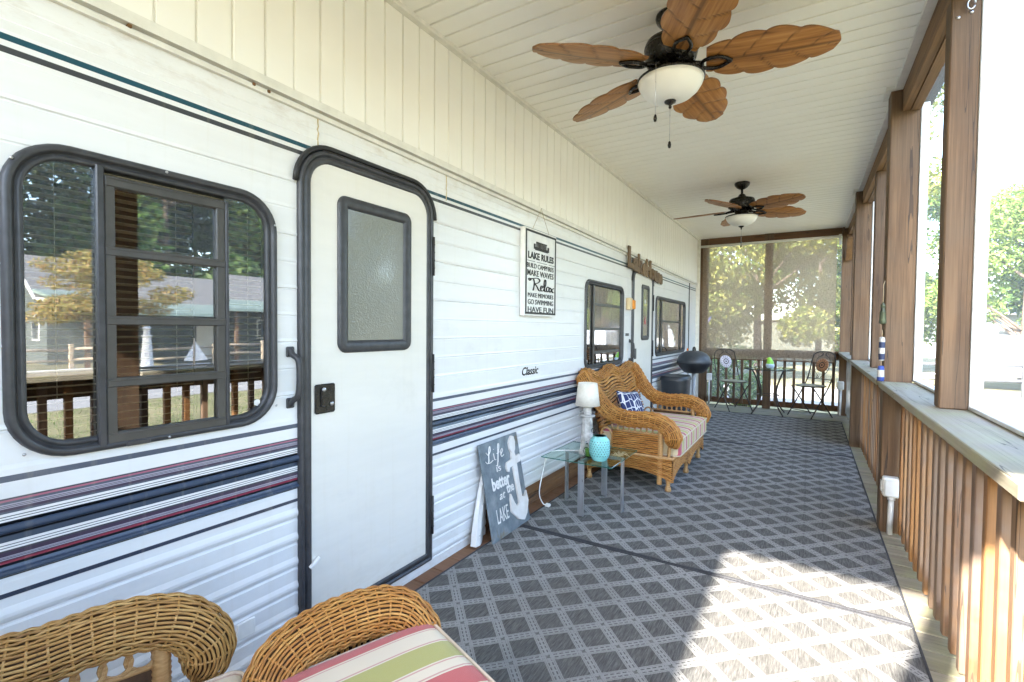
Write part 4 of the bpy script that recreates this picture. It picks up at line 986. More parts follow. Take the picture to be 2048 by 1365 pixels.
# near armchair and ottoman
CH=(-1.10,.25); ca=R(72)
ac=thing('wicker_armchair',(CH[0],CH[1],RZ),'weathered wicker armchair with ringed arm under the big trailer window','armchair',rz=ca)
wicker_seat(ac,.68,M['wicker_old'],True)
cushion('seat_cushion',(CH[0]+.02,CH[1]+.05,RZ+.268+.062),ca,(.32,.285,.06),M['stripe'],'striped seat cushion in the weathered armchair',puff=.015)
OT=(-.855,.80); oa=R(70)
ot=thing('wicker_ottoman',(OT[0],OT[1],RZ),'honey wicker ottoman with raised rolled side in front of the frosted door','ottoman',rz=oa)
# local: x forward (away from the armchair), y towards the trailer
p=crom([(-.20,.15,.20),(-.215,.20,.32),(-.17,.245,.405),(-.06,.268,.440),(.09,.268,.442),(.18,.245,.412),(.222,.195,.34),(.205,.14,.20)],10)
rad=np.interp(np.linspace(0,1,len(p)),[0,.12,.3,.7,.88,1],[.035,.052,.060,.060,.052,.035])
g=MB(); weave_tube(g,p,rad,.0094,.034,.0030,.0026,6,.0008); part('rolled_rim',g,[M['wicker'],M['core']],ot,world=False)
def inner(U,V):
    a=np.interp(U,[0,.12,.3,.7,.88,1],[-.215,-.205,-.16,.16,.205,.215]); b=np.interp(U,[0,.12,.3,.7,.88,1],[.14,.19,.232,.232,.19,.14]); z_=.24+(.19-.12*np.abs(2*U-1)**3)*V
    return np.stack([a,b+.018*V,z_],-1)
def innerT(U,V): return inner(V,U)
g=MB(); weave_grid(g,innerT,.19,.50,.0105,.02,.003,.0026,6,flip=True); part('side_panel',g,[M['wicker'],M['core']],ot,world=False)
g=MB(); g.cbox(-.235,.235,-.235,.20,.205,.262,.012); part('seat',g,M['cane'],ot,world=False)
for (a,b,S) in(((.235,-.235),(.235,.215),.45),((-.235,.215),(-.235,-.235),.45),((-.235,-.235),(.235,-.235),.47),((.235,.215),(-.235,.215),.47)):
    g=MB(); weave_grid(g,flatfn((*a,.085),(*b,.085),(*a,.262),(*b,.262)),S,.177,.009,.022,.0034,.002,4); part('apron',g,[M['wicker'],M['core']],ot,world=False)
for a in(-.205,.205):
    for b in(-.205,.185): g=MB(); g.lathe([(.022,0),(.026,.012),(.022,.03),(.015,.045),(.019,.075),(.022,.10),(.022,.22)],(a,b,0),16); part('leg',g,M['cane'],ot,world=False)
cw=Matrix.Rotation(oa,4,'Z')@Vector((0,-.03,0))
cushion('ottoman_cushion',(OT[0]+cw.x,OT[1]+cw.y,RZ+.263+.072),oa,(.245,.235,.07),m_stripe('striped_ottoman_fabric',.265,STP,1,.092),'pink, white and green striped cushion on the wicker ottoman',puff=.022)
# ================================================================== signs
sg=thing('lake_rules_sign',(-1.67,3.07,1.375),'white framed sign with black LAKE RULES lettering hung on the trailer side','sign')
y0,y1,z0,z1=2.845,3.325,1.378,1.985
g=MB(); g.cbox(XW+.006,XW+.042,y0,y1,z0,z1,.002); part('box',g,M['whiteplastic'],sg)
fr=WF(y0,z0,XW+.0425); Wd,Hd=y1-y0,z1-z0
g=MB(); b=.012; e=.014
for q in((b,Wd-b,b,b+e),(b,Wd-b,Hd-b-e,Hd-b),(b,b+e,b+e,Hd-b-e),(Wd-b-e,Wd-b,b+e,Hd-b-e)): g.cbox(q[0],q[1],q[2],q[3],0,.004,.001,fr=fr)
part('border',g,plain('charcoal_print',(.03,.03,.03),.6),sg)
ink=plain('black_print',(.018,.017,.015),.6)
def band(a,b): return Hd*(1-b),Hd*(1-a)
for s_,x0_,x1_,a,b,bo in(('LAKE',.10,.44,.265,.345,.028),('RULES',.50,.90,.265,.345,.028),('BUILD CAMPFIRES',.07,.90,.395,.450,0),('MAKE WAVES',.08,.90,.472,.540,.004),('MAKE MEMORIES',.10,.90,.735,.785,0),('GO SWIMMING',.10,.90,.810,.868,0),('HAVE FUN',.10,.90,.895,.958,.006)):
    lo,hi=band(a,b); g=MB(); text(g,s_,(Wd*x0_,Wd*x1_,lo,hi),fr,.0022,bold=bo); part('lettering',g,ink,sg)
# bench icon
g=MB(); lo,hi=band(.135,.235)
g.cbox(Wd*.30,Wd*.70,lo,lo+.022,0,.003,.001,fr=fr); g.cbox(Wd*.26,Wd*.31,lo+.006,hi-.018,0,.003,.001,fr=fr); g.cbox(Wd*.69,Wd*.74,lo+.006,hi-.018,0,.003,.001,fr=fr); g.cbox(Wd*.33,Wd*.67,hi-.008,hi,0,.003,.001,fr=fr)
for k in range(8): g.cbox(Wd*(.335+.0415*k),Wd*(.335+.0415*k)+.013,lo+.0225,hi-.0085,0,.003,.001,fr=fr)
part('bench_icon',g,ink,sg)
g=MB(); zl=Hd*(1-.372)
for a,b in((.06,.30),(.36,.68),(.74,.94)): g.cbox(Wd*a,Wd*b,zl-.0015,zl+.0015,0,.002,.0005,fr=fr)
part('rule_line',g,ink,sg)
def stroke(g,pts,r,fr,n=6,cl=False): g.tube([tuple(fr@Vector((a,b,.0012))) for a,b in crom([(p[0],p[1],0) for p in pts],n,cl)[:,:2]],r,8,flat=.35)
# hand-lettered Relax, unit box 1 x 1
REL=[[(.04,.80),(.07,.88),(.12,.84),(.10,.74),(.06,.76)],[(.10,.84),(.20,.90),(.24,.60),(.22,.25),(.20,.05)],[(.20,.90),(.36,.98),(.44,.82),(.36,.62),(.24,.55)],[(.26,.55),(.34,.35),(.40,.12),(.46,.08)],
     [(.46,.25),(.54,.34),(.55,.44),(.50,.46),(.47,.28),(.50,.10),(.58,.12)],[(.58,.12),(.66,.60),(.66,.92),(.62,.92),(.60,.50),(.63,.12),(.68,.12)],[(.80,.42),(.74,.46),(.69,.30),(.72,.10),(.78,.18),(.80,.40),(.80,.15),(.84,.10)],[(.84,.42),(.89,.30),(.93,.10),(.98,.10)],[(.98,.42),(.92,.32),(.85,.10)]]
lo,hi=band(.555,.715)
g=MB()
for s_ in REL: stroke(g,[(Wd*(.07+.85*a),lo+(hi-lo)*b) for a,b in s_],.0085,fr)
part('lettering',g,ink,sg)
g=MB(); g.tube([(XW+.024,2.98,z1),(XW+.026,3.105,SB(3.1)+.02)],.0014,5); g.tube([(XW+.024,3.24,z1),(XW+.026,3.105,SB(3.1)+.02)],.0014,5); part('twine',g,plain('jute_twine',(.35,.24,.12),.9),sg)
g=MB(); g.tube([(XW+.014,3.105,SB(3.1)+.022),(XW+.032,3.105,SB(3.1)+.022)],.002,6); part('nail',g,M['chrome'],sg)
lh=thing('lakehouse_sign',(XW+.02,5.75,1.95),'cut out wooden LakeHouse word sign above the far trailer door','sign')
wl_=wood('driftwood_letters',(.08,.045,.02),(.17,.10,.05),(.27,.18,.10),'z',.3,(.2,.16,.12))
pos=[('L',5.06,5.25,1.92,2.15),('a',5.24,5.42,1.90,2.05),('k',5.41,5.59,1.89,2.11),('e',5.57,5.74,1.88,2.03),('H',5.73,5.94,1.875,2.09),('o',5.92,6.08,1.865,2.005),('u',6.07,6.22,1.855,1.995),('s',6.21,6.34,1.845,1.985),('e',6.33,6.47,1.84,1.975)]
for c_,a,b,zl,zh in pos:
    dz=.035; g=MB(); text(g,c_,(0,b-a-.008,0,zh-zl),WF(a,zl+dz,XW+.028),.014,bold=.05); part('letter',g,wl_,lh)
g=MB(); g.cbox(XW+.020,XW+.0275,5.09,6.44,1.955,1.985,.002); part('backing_strip',g,wl_,lh)
# leaning anchor sign
an=thing('anchor_sign',(-1.58,2.55,RZ),'grey metal sign with white anchor leaning on the trailer, Life is better at the LAKE','sign')
A0=Vector((-1.560,2.345,.0112)); A1=Vector((-1.568,2.80,.0112)); A2=Vector((-1.672,2.300,.575))
ex=(A1-A0).normalized(); ey=(A2-A0); ey=(ey-ex*ey.dot(ex)).normalized(); ez=ex.cross(ey)
if ez.x<0: ez=-ez
fr=Matrix(((ex.x,ey.x,ez.x,A0.x),(ex.y,ey.y,ez.y,A0.y),(ex.z,ey.z,ez.z,A0.z),(0,0,0,1)))
def m_galv():
    t=NT('weathered_galvanised_sheet'); v=t.coord(rnd=False); n=t.noise(v,9,5,.65); r=t.noise(v,4,4,.7)
    c=t.ramp(n,[(.3,(.11,.14,.165)),(.5,(.19,.225,.25)),(.7,(.29,.32,.34))]); c=t.mix(t.ramp(r,[(.60,0.),(.72,1.)]),c,(.22,.15,.055)); t.bump(n,.2,.003); return t.fin(c,.55,.25)
bw,bh=(A1-A0).length,.585
g=MB(); g.cbox(0,bw,0,bh,-.012,0,.002,fr=fr); part('board',g,m_galv(),an)
chalk=plain('white_paint',(.78,.76,.73),.7); fx=lambda p:(bw*p[0],bh*p[1])
g=MB()
LIFE=[[(.10,.815),(.13,.79),(.17,.80),(.19,.86),(.22,.93),(.25,.95),(.24,.90),(.18,.87),(.14,.90)],[(.13,.79),(.20,.785),(.28,.80)],[(.31,.865),(.32,.80),(.35,.795)],[(.325,.905),(.327,.91)],[(.36,.72),(.40,.80),(.44,.93),(.47,.945),(.46,.90),(.42,.84),(.39,.76)],[(.39,.85),(.46,.86)],[(.48,.825),(.54,.86),(.53,.885),(.49,.85),(.50,.80),(.56,.815)]]
for s_ in LIFE: stroke(g,[fx(p) for p in s_],.0048,fr,5)
part('lettering',g,chalk,an)
for s_,a,b,c_,d_,shr,bo in(('is',.33,.44,.665,.735,0,0),('better',.17,.62,.49,.625,0,.03),('at',.30,.45,.375,.44,.3,0),('the',.50,.69,.40,.505,0,.02),('LAKE',.17,.46,.155,.30,0,0)):
    g=MB(); text(g,s_,(bw*a,bw*b,bh*c_,bh*d_),fr,.0015,shear=shr,bold=bo); part('lettering',g,chalk,an)
anc=[(.74,.955),(.79,.985),(.85,.97),(.87,.91),(.84,.83),(.81,.80),(.82,.75),(.93,.76),(.965,.72),(.93,.675),(.83,.67),(.82,.50),(.83,.30),(.90,.28),(.965,.335),(.985,.22),(.90,.10),(.80,.045),(.66,.085),(.56,.16),(.505,.20),(.52,.33),(.55,.385),(.61,.28),(.66,.225),(.73,.245),(.735,.30),(.725,.50),(.715,.66),(.63,.655),(.60,.615),(.56,.625),(.545,.68),(.58,.72),(.71,.735),(.735,.80),(.70,.85),(.70,.92)]
g=MB(); g.prism([fx(p) for p in anc],.001,.014,fr=fr); part('anchor',g,m_noise('chipped_white_wood',(.66,.62,.58),(.80,.77,.74),14,.7,.3),an)
# bent white trim panel behind the sign
tp=thing('trim_panel',(-1.67,2.25,0),'bent white trim panel standing behind the anchor sign','trim')
g=MB(); X=np.zeros((5,8,3)); zz_=np.linspace(.012,.40,8)
for i,(yy,xo) in enumerate(((2.250,.010),(2.256,.026),(2.290,.032),(2.325,.018),(2.37,.012))): X[i,:,1]=yy+.15*(zz_/.4)**1.3; X[i,:,0]=XW+xo+.05*(1-zz_/.4)*(1 if 0<i<4 else .6); X[i,:,2]=zz_
g.grid(X,sm=False); part('sheet',g,M['whiteplastic'],tp)
g=MB(); 
for k in(1,4): g.lathe([(0,0),(.005,0),(.004,.002),(0,.003)],n=8,fr=Matrix.Translation((X[2,k,0]+.001,X[2,k,1]-.01,X[2,k,2]))@Matrix.Rotation(R(90),4,'Y'))
part('rivet',g,M['chrome'],tp)
# ================================================================== glass side table and the things on it
TZ=.40; tc=(-1.305,3.265)
tb=thing('side_table',(tc[0],tc[1],RZ),'square glass side table on flat steel legs beside the loveseat','table')
g=MB(); g.cbox(-1.575,-1.060,2.955,3.495,TZ-.009,TZ,.002)
g.m=[1 if (max(g.v[i][2] for i in f)-min(g.v[i][2] for i in f))>.003 else 0 for f in g.f]; part('glass_top',g,[M['tableglass'],M['tableedge']],tb)
for k,(dx,dy) in enumerate(((-.225,.02),(.0,-.235),(.215,-.01),(-.01,.235))):
    g=MB(); 
    if abs(dx)>abs(dy): g.cbox(tc[0]+dx-.006,tc[0]+dx+.006,tc[1]+dy-.022,tc[1]+dy+.022,RZ,TZ-.0095,.002)
    else: g.cbox(tc[0]+dx-.022,tc[0]+dx+.022,tc[1]+dy-.006,tc[1]+dy+.006,RZ,TZ-.0095,.002)
    part('leg',g,M['metal'],tb)
g=MB(); g.cbox(tc[0]-.219,tc[0]+.209,tc[1]-.012,tc[1]+.012,TZ-.030,TZ-.0100,.002); part('cross_bar',g,M['metal'],tb)
g=MB(); g.cbox(tc[0]-.012,tc[0]+.012,tc[1]-.229,tc[1]-.0125,TZ-.030,TZ-.0100,.002); g.cbox(tc[0]-.012,tc[0]+.012,tc[1]+.0125,tc[1]+.229,TZ-.030,TZ-.0100,.002); part('cross_bar',g,M['metal'],tb)
lp=thing('table_lamp',(-1.335,3.20,TZ),'white lighthouse table lamp with cream shade on the glass table','lamp')
lw=m_noise('chipped_white_lamp_paint',(.24,.23,.21),(.62,.61,.58),22,.7,.6)
c=(-1.335,3.20,TZ+.0005)
g=MB(); g.lathe([(.062,0),(.062,.018),(.052,.024),(.048,.10),(.041,.20),(.038,.26),(.040,.262)],c,8,sm=False); bd=part('tower',g,lw,lp)
g=MB(); g.lathe([(.036,.262),(.056,.266),(.056,.276),(.038,.278)],c,16); g.tube([(c[0]+.053*math.cos(a),c[1]+.053*math.sin(a),c[2]+.30) for a in np.linspace(0,2*PI,17)[:-1]],.0018,5,closed=True)
for k in range(8): a=k*PI/4; g.tube([(c[0]+.053*math.cos(a),c[1]+.053*math.sin(a),c[2]+.276),(c[0]+.053*math.cos(a),c[1]+.053*math.sin(a),c[2]+.30)],.0016,5)
part('gallery',g,m_noise('worn_grey_gallery',(.25,.25,.25),(.5,.49,.47),20,.6),lp)
g=MB(); g.lathe([(.031,.277),(.031,.335),(.040,.34),(.02,.36),(.008,.365),(.008,.38),(0,.38)],c,8,sm=False); part('lantern_room',g,lw,lp)
g=MB(); g.cbox(c[0]+.045,c[0]+.050,c[1]-.012,c[1]+.012,c[2]+.03,c[2]+.08,.002); part('door',g,M['rubber'],bd)
g=MB(); g.lathe([(.088,.345),(.0675,.505),(.0655,.505),(.086,.345)],c,36); part('shade',g,m_noise('linen_shade',(.66,.62,.54),(.74,.70,.62),60,.9,.2),lp)
# jar caddy
cd=thing('jar_caddy',(-1.262,3.135,TZ),'dark wire caddy with two small lidded jars on the glass table','caddy')
c=(-1.262,3.135,TZ)
g=MB(); wire=lambda p,r=.0028: g.tube(p,r,6)
wire([(c[0]+.062*math.cos(a),c[1]+.038*math.sin(a),c[2]+.004) for a in np.linspace(0,2*PI,21)]); wire([(c[0]+.066*math.cos(a),c[1]+.042*math.sin(a),c[2]+.055) for a in np.linspace(0,2*PI,21)])
for a in np.linspace(0,2*PI,7)[:-1]: wire([(c[0]+.062*math.cos(a),c[1]+.038*math.sin(a),c[2]+.004),(c[0]+.072*math.cos(a),c[1]+.047*math.sin(a),c[2]+.03),(c[0]+.066*math.cos(a),c[1]+.042*math.sin(a),c[2]+.055)],.002)
wire([(c[0],c[1],c[2]+.004),(c[0],c[1],c[2]+.17)]); wire([(c[0]+.014*math.sin(a),c[1]+.0*a,c[2]+.185-.014*math.cos(a)) for a in np.linspace(0,2*PI,13)])
part('rack',g,M['bronze'],cd)
for k,(dx,fc) in enumerate(((-.034,(.12,.30,.04)),(.034,(.42,.24,.12)))):
    cc=(c[0]+dx*.7,c[1]+dx*.75,c[2]+.006)
    g=MB(); g.lathe([(0,.0),(.024,.0),(.027,.006),(.027,.072),(.021,.082),(.021,.09)],cc,18); j=part('jar',g,M['jar'],cd)
    g=MB(); g.lathe([(0,.004),(.022,.004),(.022,.055),(0,.055)],cc,14); part('filling',g,m_noise('jar_filling_%d'%k,tuple(q*.6 for q in fc),fc,60,.6,.4),j)
    g=MB(); g.lathe([(.0225,.088),(.0225,.104),(.018,.108),(0,.109)],cc,16); part('lid',g,M['chrome'],j)
# teal lantern with pierced pattern
ln=thing('candle_lantern',(-1.195,3.085,TZ),'turquoise pierced candle lantern on the glass table','lantern')
c=(-1.195,3.085,TZ+.0005); tealm=m_noise('turquoise_glaze',(.20,.56,.56),(.28,.64,.63),10,.25,.03)
pf=[(.0,.0),(.046,.0),(.050,.004),(.051,.012),(.064,.03),(.069,.05),(.070,.11),(.066,.135),(.055,.15),(.047,.155),(.047,.166)]
g=MB(); g.lathe(pf,c,40); g.lathe([(.043,.166),(.043,.155),(.050,.145),(.060,.13)],c,40); part('body',g,tealm,ln)
g=MB()
def rad_at(z): return np.interp(z,[p[1] for p in pf],[p[0] for p in pf])
for r_ in range(7):
    for k in range(22):
        a=2*PI*(k+.5*(r_%2))/22; z=.040+.0155*r_; rr_=rad_at(z)+.0004; F_=Matrix.Translation((c[0]+rr_*math.cos(a),c[1]+rr_*math.sin(a),c[2]+z))@Matrix.Rotation(a,4,'Z')@Matrix.Rotation(R(90),4,'Y')
        s_=.0068; rot=R(35 if (k+r_)%2 else -35); cs,sn=math.cos(rot),math.sin(rot)
        g.prism([(cs*u-sn*v,sn*u+cs*v) for u,v in((s_,0),(0,.0026),(-s_,0),(0,-.0026))],-.001,.0002,fr=F_)
part('cutout',g,plain('dark_cutout',(.03,.07,.07),.8),ln,kind='stuff')
tf=thing('dried_grass_tuft',(-1.115,3.245,TZ),'small tuft of dried grass lying on the glass table','plant')
g=MB()
for k in range(26):
    a=random.uniform(0,2*PI); l=random.uniform(.03,.085); h=random.uniform(.01,.035); b=(-1.115+random.uniform(-.012,.012),3.245+random.uniform(-.012,.012))
    g.tube([(b[0],b[1],TZ+.003),(b[0]+.5*l*math.cos(a),b[1]+.5*l*math.sin(a),TZ+h),(b[0]+l*math.cos(a),b[1]+l*math.sin(a),TZ+.004)],[.0022,.0018,.0008],5)
part('blades',g,plain('dried_straw',(.50,.40,.22),.8),tf)
# lamp cord down to the deck
cdp=crom([(-1.40,3.22,TZ+.004),(-1.52,3.16,TZ+.004),(-1.592,3.10,TZ-.02),(-1.615,3.06,.25),(-1.62,3.02,.12),(-1.60,3.03,.045),(-1.575,3.05,.022)],8)
pc=thing('lamp_cord',(-1.6,3.05,.015),'white lamp cord hanging beside the skirt boards','cord')
g=MB(); g.tube(cdp,.0042,7); part('wire',g,M['whiteplastic'],pc); g=MB(); g.cbox(-1.59,-1.555,3.045,3.075,.0125,.033,.004); part('plug',g,M['whiteplastic'],pc)
# ================================================================== grill and bin
gr=thing('kettle_grill',(-1.42,7.35,0),'round dark grey electric kettle grill on a pedestal by the trailer corner','grill')
c=(-1.42,7.35,0); gm=m_noise('charcoal_enamel',(.045,.05,.058),(.07,.076,.086),12,.38,.05); gk=m_noise('black_grill_body',(.012,.013,.016),(.022,.024,.028),12,.4,.05)
g=MB(); g.lathe([(.228,.805),(.237,.812),(.233,.84),(.212,.90),(.168,.948),(.10,.98),(.0,.990)],c,40); part('lid',g,gm,gr)
g=MB(); g.lathe([(0,.665),(.115,.665),(.135,.672),(.172,.71),(.205,.755),(.230,.795),(.238,.802),(.238,.809),(.222,.809)],c,40); part('bowl',g,gk,gr)
g=MB(); g.tube(crom([(c[0],c[1]-.075,.975),(c[0],c[1]-.06,1.018),(c[0],c[1],1.034),(c[0],c[1]+.06,1.018),(c[0],c[1]+.075,.975)],6),.012,10); part('handle',g,M['black'],gr)
g=MB(); g.lathe([(.026,.03),(.026,.667)],c,18); part('pedestal',g,m_noise('grey_pedestal',(.25,.26,.28),(.36,.37,.39),9,.4),gr)
for a in(20,110,200,290): g=MB(); g.tube([(c[0]+.02*math.cos(R(a)),c[1]+.02*math.sin(R(a)),.035),(c[0]+.27*math.cos(R(a)),c[1]+.27*math.sin(R(a)),.0135)],[.022,.013],8); part('foot',g,M['black'],gr)
bn=thing('waste_bin',(-1.49,6.55,0),'black lidded plastic waste bin between loveseat and grill','bin')
def dbin(z0,z1,s0,s1,cap=True,bulge=0):
    g=MB(); n=36; rows=[]
    for t_ in np.linspace(0,1,6):
        s_=s0+(s1-s0)*t_+bulge*math.sin(PI*t_); row=[]
        for i in range(n):
            a=2*PI*i/n; cx=abs(math.cos(a))**.62*math.copysign(1,math.cos(a)); sy=abs(math.sin(a))**.62*math.copysign(1,math.sin(a)); row.append((-1.49+.175*s_*cx,6.55+.22*s_*sy,z0+(z1-z0)*t_))
        rows.append(row)
    g.grid(np.array(rows),closev=True); o_=len(g.v)
    g.add(rows[-1],[list(range(n))]); g.add(rows[0],[list(range(n))]); return g
bm_=m_noise('black_bin_plastic',(.018,.02,.024),(.03,.033,.038),10,.36,.05)
part('body',dbin(0.0005,.63,.80,1.0),bm_,bn); part('lid',dbin(.631,.685,1.05,.96,bulge=.02),bm_,bn)
# ================================================================== bistro set
iron=m_noise('wrought_iron',(.035,.026,.02),(.075,.058,.046),30,.55,.2,.5)
bt=thing('bistro_table',(-.52,8.38,RZ),'round glass topped bistro table with bowed iron legs','table')
c=(-.52,8.38); TB=.715
g=MB(); g.lathe([(0,TB-.008),(.345,TB-.008),(.35,TB-.004),(.345,TB),(0,TB)],(c[0],c[1],0),48); part('glass_top',g,M['tableglass'],bt)
g=MB(); g.tube([(c[0]+.335*math.cos(a),c[1]+.335*math.sin(a),TB-.018) for a in np.linspace(0,2*PI,41)[:-1]],.009,8,closed=True); part('rim',g,iron,bt)
for k in range(4):
    a=R(45+90*k); ca_,sa_=math.cos(a),math.sin(a); g=MB()
    g.tube([(c[0]+r_*ca_,c[1]+r_*sa_,z_) for r_,_,z_ in crom([(.30,0,TB-.02),(.24,0,.60),(.165,0,.42),(.15,0,.30),(.19,0,.15),(.30,0,.012)],6)],.0105,8); part('leg',g,iron,bt)
g=MB(); g.tube([(c[0]+.15*math.cos(a),c[1]+.15*math.sin(a),.30) for a in np.linspace(0,2*PI,25)[:-1]],.006,6,closed=True); part('ring_stretcher',g,iron,bt)
bd_=thing('bird_figurine',(-.52,8.35,TB),'small green and white ceramic bird on the bistro table','figurine')
cb=(-.50,8.33,TB+.0005)
g=MB(); g.lathe([(0,0),(.045,0),(.058,.02),(.060,.045),(.054,.065)],cb,20); part('body',g,plain('white_blue_glaze',(.55,.66,.74),.25),bd_)
g=MB(); p=crom([(cb[0],cb[1],cb[2]+.06),(cb[0]-.004,cb[1],cb[2]+.10),(cb[0]-.012,cb[1],cb[2]+.135),(cb[0]-.016,cb[1],cb[2]+.165)],5); g.tube(p,np.interp(np.linspace(0,1,len(p)),[0,.3,.7,.9,1],[.054,.045,.031,.026,.006]),14); part('head',g,plain('lime_glaze',(.30,.62,.06),.25),bd_)
g=MB(); g.tube([(cb[0]-.04,cb[1],cb[2]+.145),(cb[0]-.062,cb[1],cb[2]+.138)],[.009,.001],8); part('beak',g,plain('yellow_glaze',(.7,.5,.08),.3),bd_)
def bistro_chair(loc,rz,label,medal):
    o=thing('bistro_chair',loc,label,'chair','folding iron bistro chairs',rz=rz); L=lambda n,g,m: part(n,g,m,o,world=False)
    for s_ in(-1,1):
        g=MB(); g.tube(crom([(.22,s_*.195,.0065),(0,s_*.195,.30),(-.16,s_*.195,.55),(-.235,s_*.19,.80),(-.255,s_*.17,.92)],6),.0085,8); L('back_leg',g,iron)
        g=MB(); g.tube(crom([(-.22,s_*.178,.0065),(-.02,s_*.178,.24),(.17,s_*.178,.455)],5),.0085,8); L('front_leg',g,iron)
    g=MB(); g.tube(crom([(-.255,-.17,.92),(-.262,-.10,.955),(-.264,0,.965),(-.262,.10,.955),(-.255,.17,.92)],6),.0085,8); L('top_rail',g,iron)
    
    for q in(((-.165,-.195,.56),(-.165,.195,.56)),((.16,-.19,.10),(.16,.19,.10)),((-.16,-.178,.09),(-.16,.178,.09))): g=MB(); g.tube(q,.006,6); L('stretcher',g,iron)
    bp=lambda y_,z_: (-.16-.105*(z_-.55)/.4,y_,z_)
    for s_ in(-1,1):
        g=MB(); g.tube([bp(y_,z_) for y_,z_,_ in crom([(s_*.02,.945,0),(s_*.05,.90,0),(s_*.10,.86,0),(s_*.115,.78,0),(s_*.10,.68,0),(s_*.05,.62,0),(s_*.02,.585,0),(s_*.05,.575,0),(s_*.055,.60,0)],5)],.0045,6)
        g.tube([bp(s_*.04+.022*math.cos(a)*s_,.925+.022*math.sin(a)) for a in np.linspace(0,4.6,10)],.004,6); L('scroll',g,iron)
    F_=Matrix.Translation(bp(0,.765))@Matrix.Rotation(R(-14),4,'Y')@Matrix.Rotation(R(90),4,'Y')
    g=MB(); g.lathe([(.045,-.008),(.098,-.008),(.102,0),(.098,.008),(.045,.008)],n=28,fr=F_); md=L('medallion',g,medal)
    g=MB(); g.lathe([(0,-.004),(.045,-.004),(.046,.010),(.038,.012),(.03,.007),(0,.009)],n=20,fr=F_)
    for k in range(14): a=2*PI*k/14; g.box(0,0,0,0,0,0) if False else g.tube([tuple(F_@Vector((.05*math.cos(a),.05*math.sin(a),.009))),tuple(F_@Vector((.095*math.cos(a),.095*math.sin(a),.009)))],.0022,5)
    part('medallion_boss',g,iron,md,world=False)
    g=MB(); g.lathe([(0,.452),(.18,.452),(.192,.458),(.192,.468),(.18,.474),(0,.476)],(.005,0,0),28); L('seat',g,m_noise('mossy_stone_seat',(.30,.28,.20),(.48,.45,.34),9,.85,.4))
    g=MB(); g.tube([(.005+.193*math.cos(a),.193*math.sin(a),.463) for a in np.linspace(0,2*PI,29)[:-1]],.0075,6,closed=True); L('seat_rim',g,iron)
    return o
bistro_chair((-1.02,8.42,RZ),R(-50),'iron bistro chair with pale medallion back near the grill',m_noise('pale_mosaic',(.55,.50,.55),(.70,.64,.68),30,.6,.2))
bistro_chair((.035,8.42,RZ),R(-130),'iron bistro chair with terracotta medallion back by the corner post',m_noise('terracotta_mosaic',(.30,.13,.06),(.46,.23,.11),30,.6,.2))
# ================================================================== hanging lighthouse and buoys on the thick post
by=thing('buoy_garland',(.395,3.83,1.0),'hanging string of lighthouse, blue striped buoy and float on the thick post','ornament')
bx,byy=.394,3.842
g=MB(); g.tube([(.408,3.90,1.62),(bx,byy,1.585),(bx,byy,1.47)],.002,5); g.tube([(bx,byy,1.30),(bx,byy,1.255)],.002,5); g.tube([(bx,byy,1.11),(bx,byy,1.07)],.002,5); part('rope',g,plain('rope',(.4,.3,.18),.9),by)
g=MB(); g.lathe([(.012,1.335),(.020,1.345),(.018,1.36),(.015,1.41),(.018,1.415),(.012,1.42),(.011,1.445),(.015,1.45),(.003,1.475),(0,1.476)],(bx,byy,0),12); part('lighthouse',g,m_noise('green_black_lighthouse',(.02,.02,.018),(.08,.10,.04),40,.5,.3),by)
def m_bands(name,c1,c2,h):
    t=NT(name); tc_=t.new('TexCoord'); s_=t.new('SeparateXYZ'); t.L(tc_.outputs['Object'],s_.inputs[0]); f=t.math('GREATER_THAN',t.math('FRACT',t.math('DIVIDE',s_.outputs[2],h)),.5); return t.fin(t.mix(f,c1,c2),.6)
g=MB(); g.lathe([(0,1.10),(.014,1.105),(.016,1.12),(.016,1.235),(.014,1.25),(0,1.256)],(bx,byy,0),14); part('buoy',g,m_bands('navy_white_bands',(.5,.48,.45),(.02,.03,.08),.074),by)
g=MB(); g.lathe([(0,.972),(.017,.974),(.019,.985),(.018,1.05),(.014,1.07),(0,1.072)],(bx-.002,byy,0),14); part('float',g,m_bands('blue_white_tan',(.48,.46,.42),(.03,.06,.26),.09),by)
# ================================================================== outdoors: trees, houses, fence
def leaf_mesh(centers,radii,n,size,mat,seed,flat=.75):
    r=np.random.default_rng(seed); C=np.array(centers,float); Rr=np.array(radii,float); w_=Rr**2; k=r.choice(len(C),n,p=w_/w_.sum())
    d=r.normal(size=(n,3)); d/=np.linalg.norm(d,axis=1,keepdims=True); rad=Rr[k]*np.power(r.uniform(.15,1,n),.42)
    P=C[k]+d*rad[:,None]*np.array([1,1,flat]); 
    nrm=d*.6+r.normal(size=(n,3))*.7+np.array([0,0,.35]); nrm/=np.linalg.norm(nrm,axis=1,keepdims=True)
    a=np.cross(nrm,r.normal(size=(n,3))); a/=np.maximum(np.linalg.norm(a,axis=1,keepdims=True),1e-6); b=np.cross(nrm,a)
    s=size*r.uniform(.55,1.25,n)[:,None]
    V=np.stack([P-a*s,P+b*s*.45,P+a*s,P-b*s*.45],1).reshape(-1,3)
    me=bpy.data.meshes.new('crown'); F=np.arange(4*n).reshape(-1,4); me.from_pydata(V.tolist(),[],F.tolist()); me.materials.append(mat); me.update(); return me
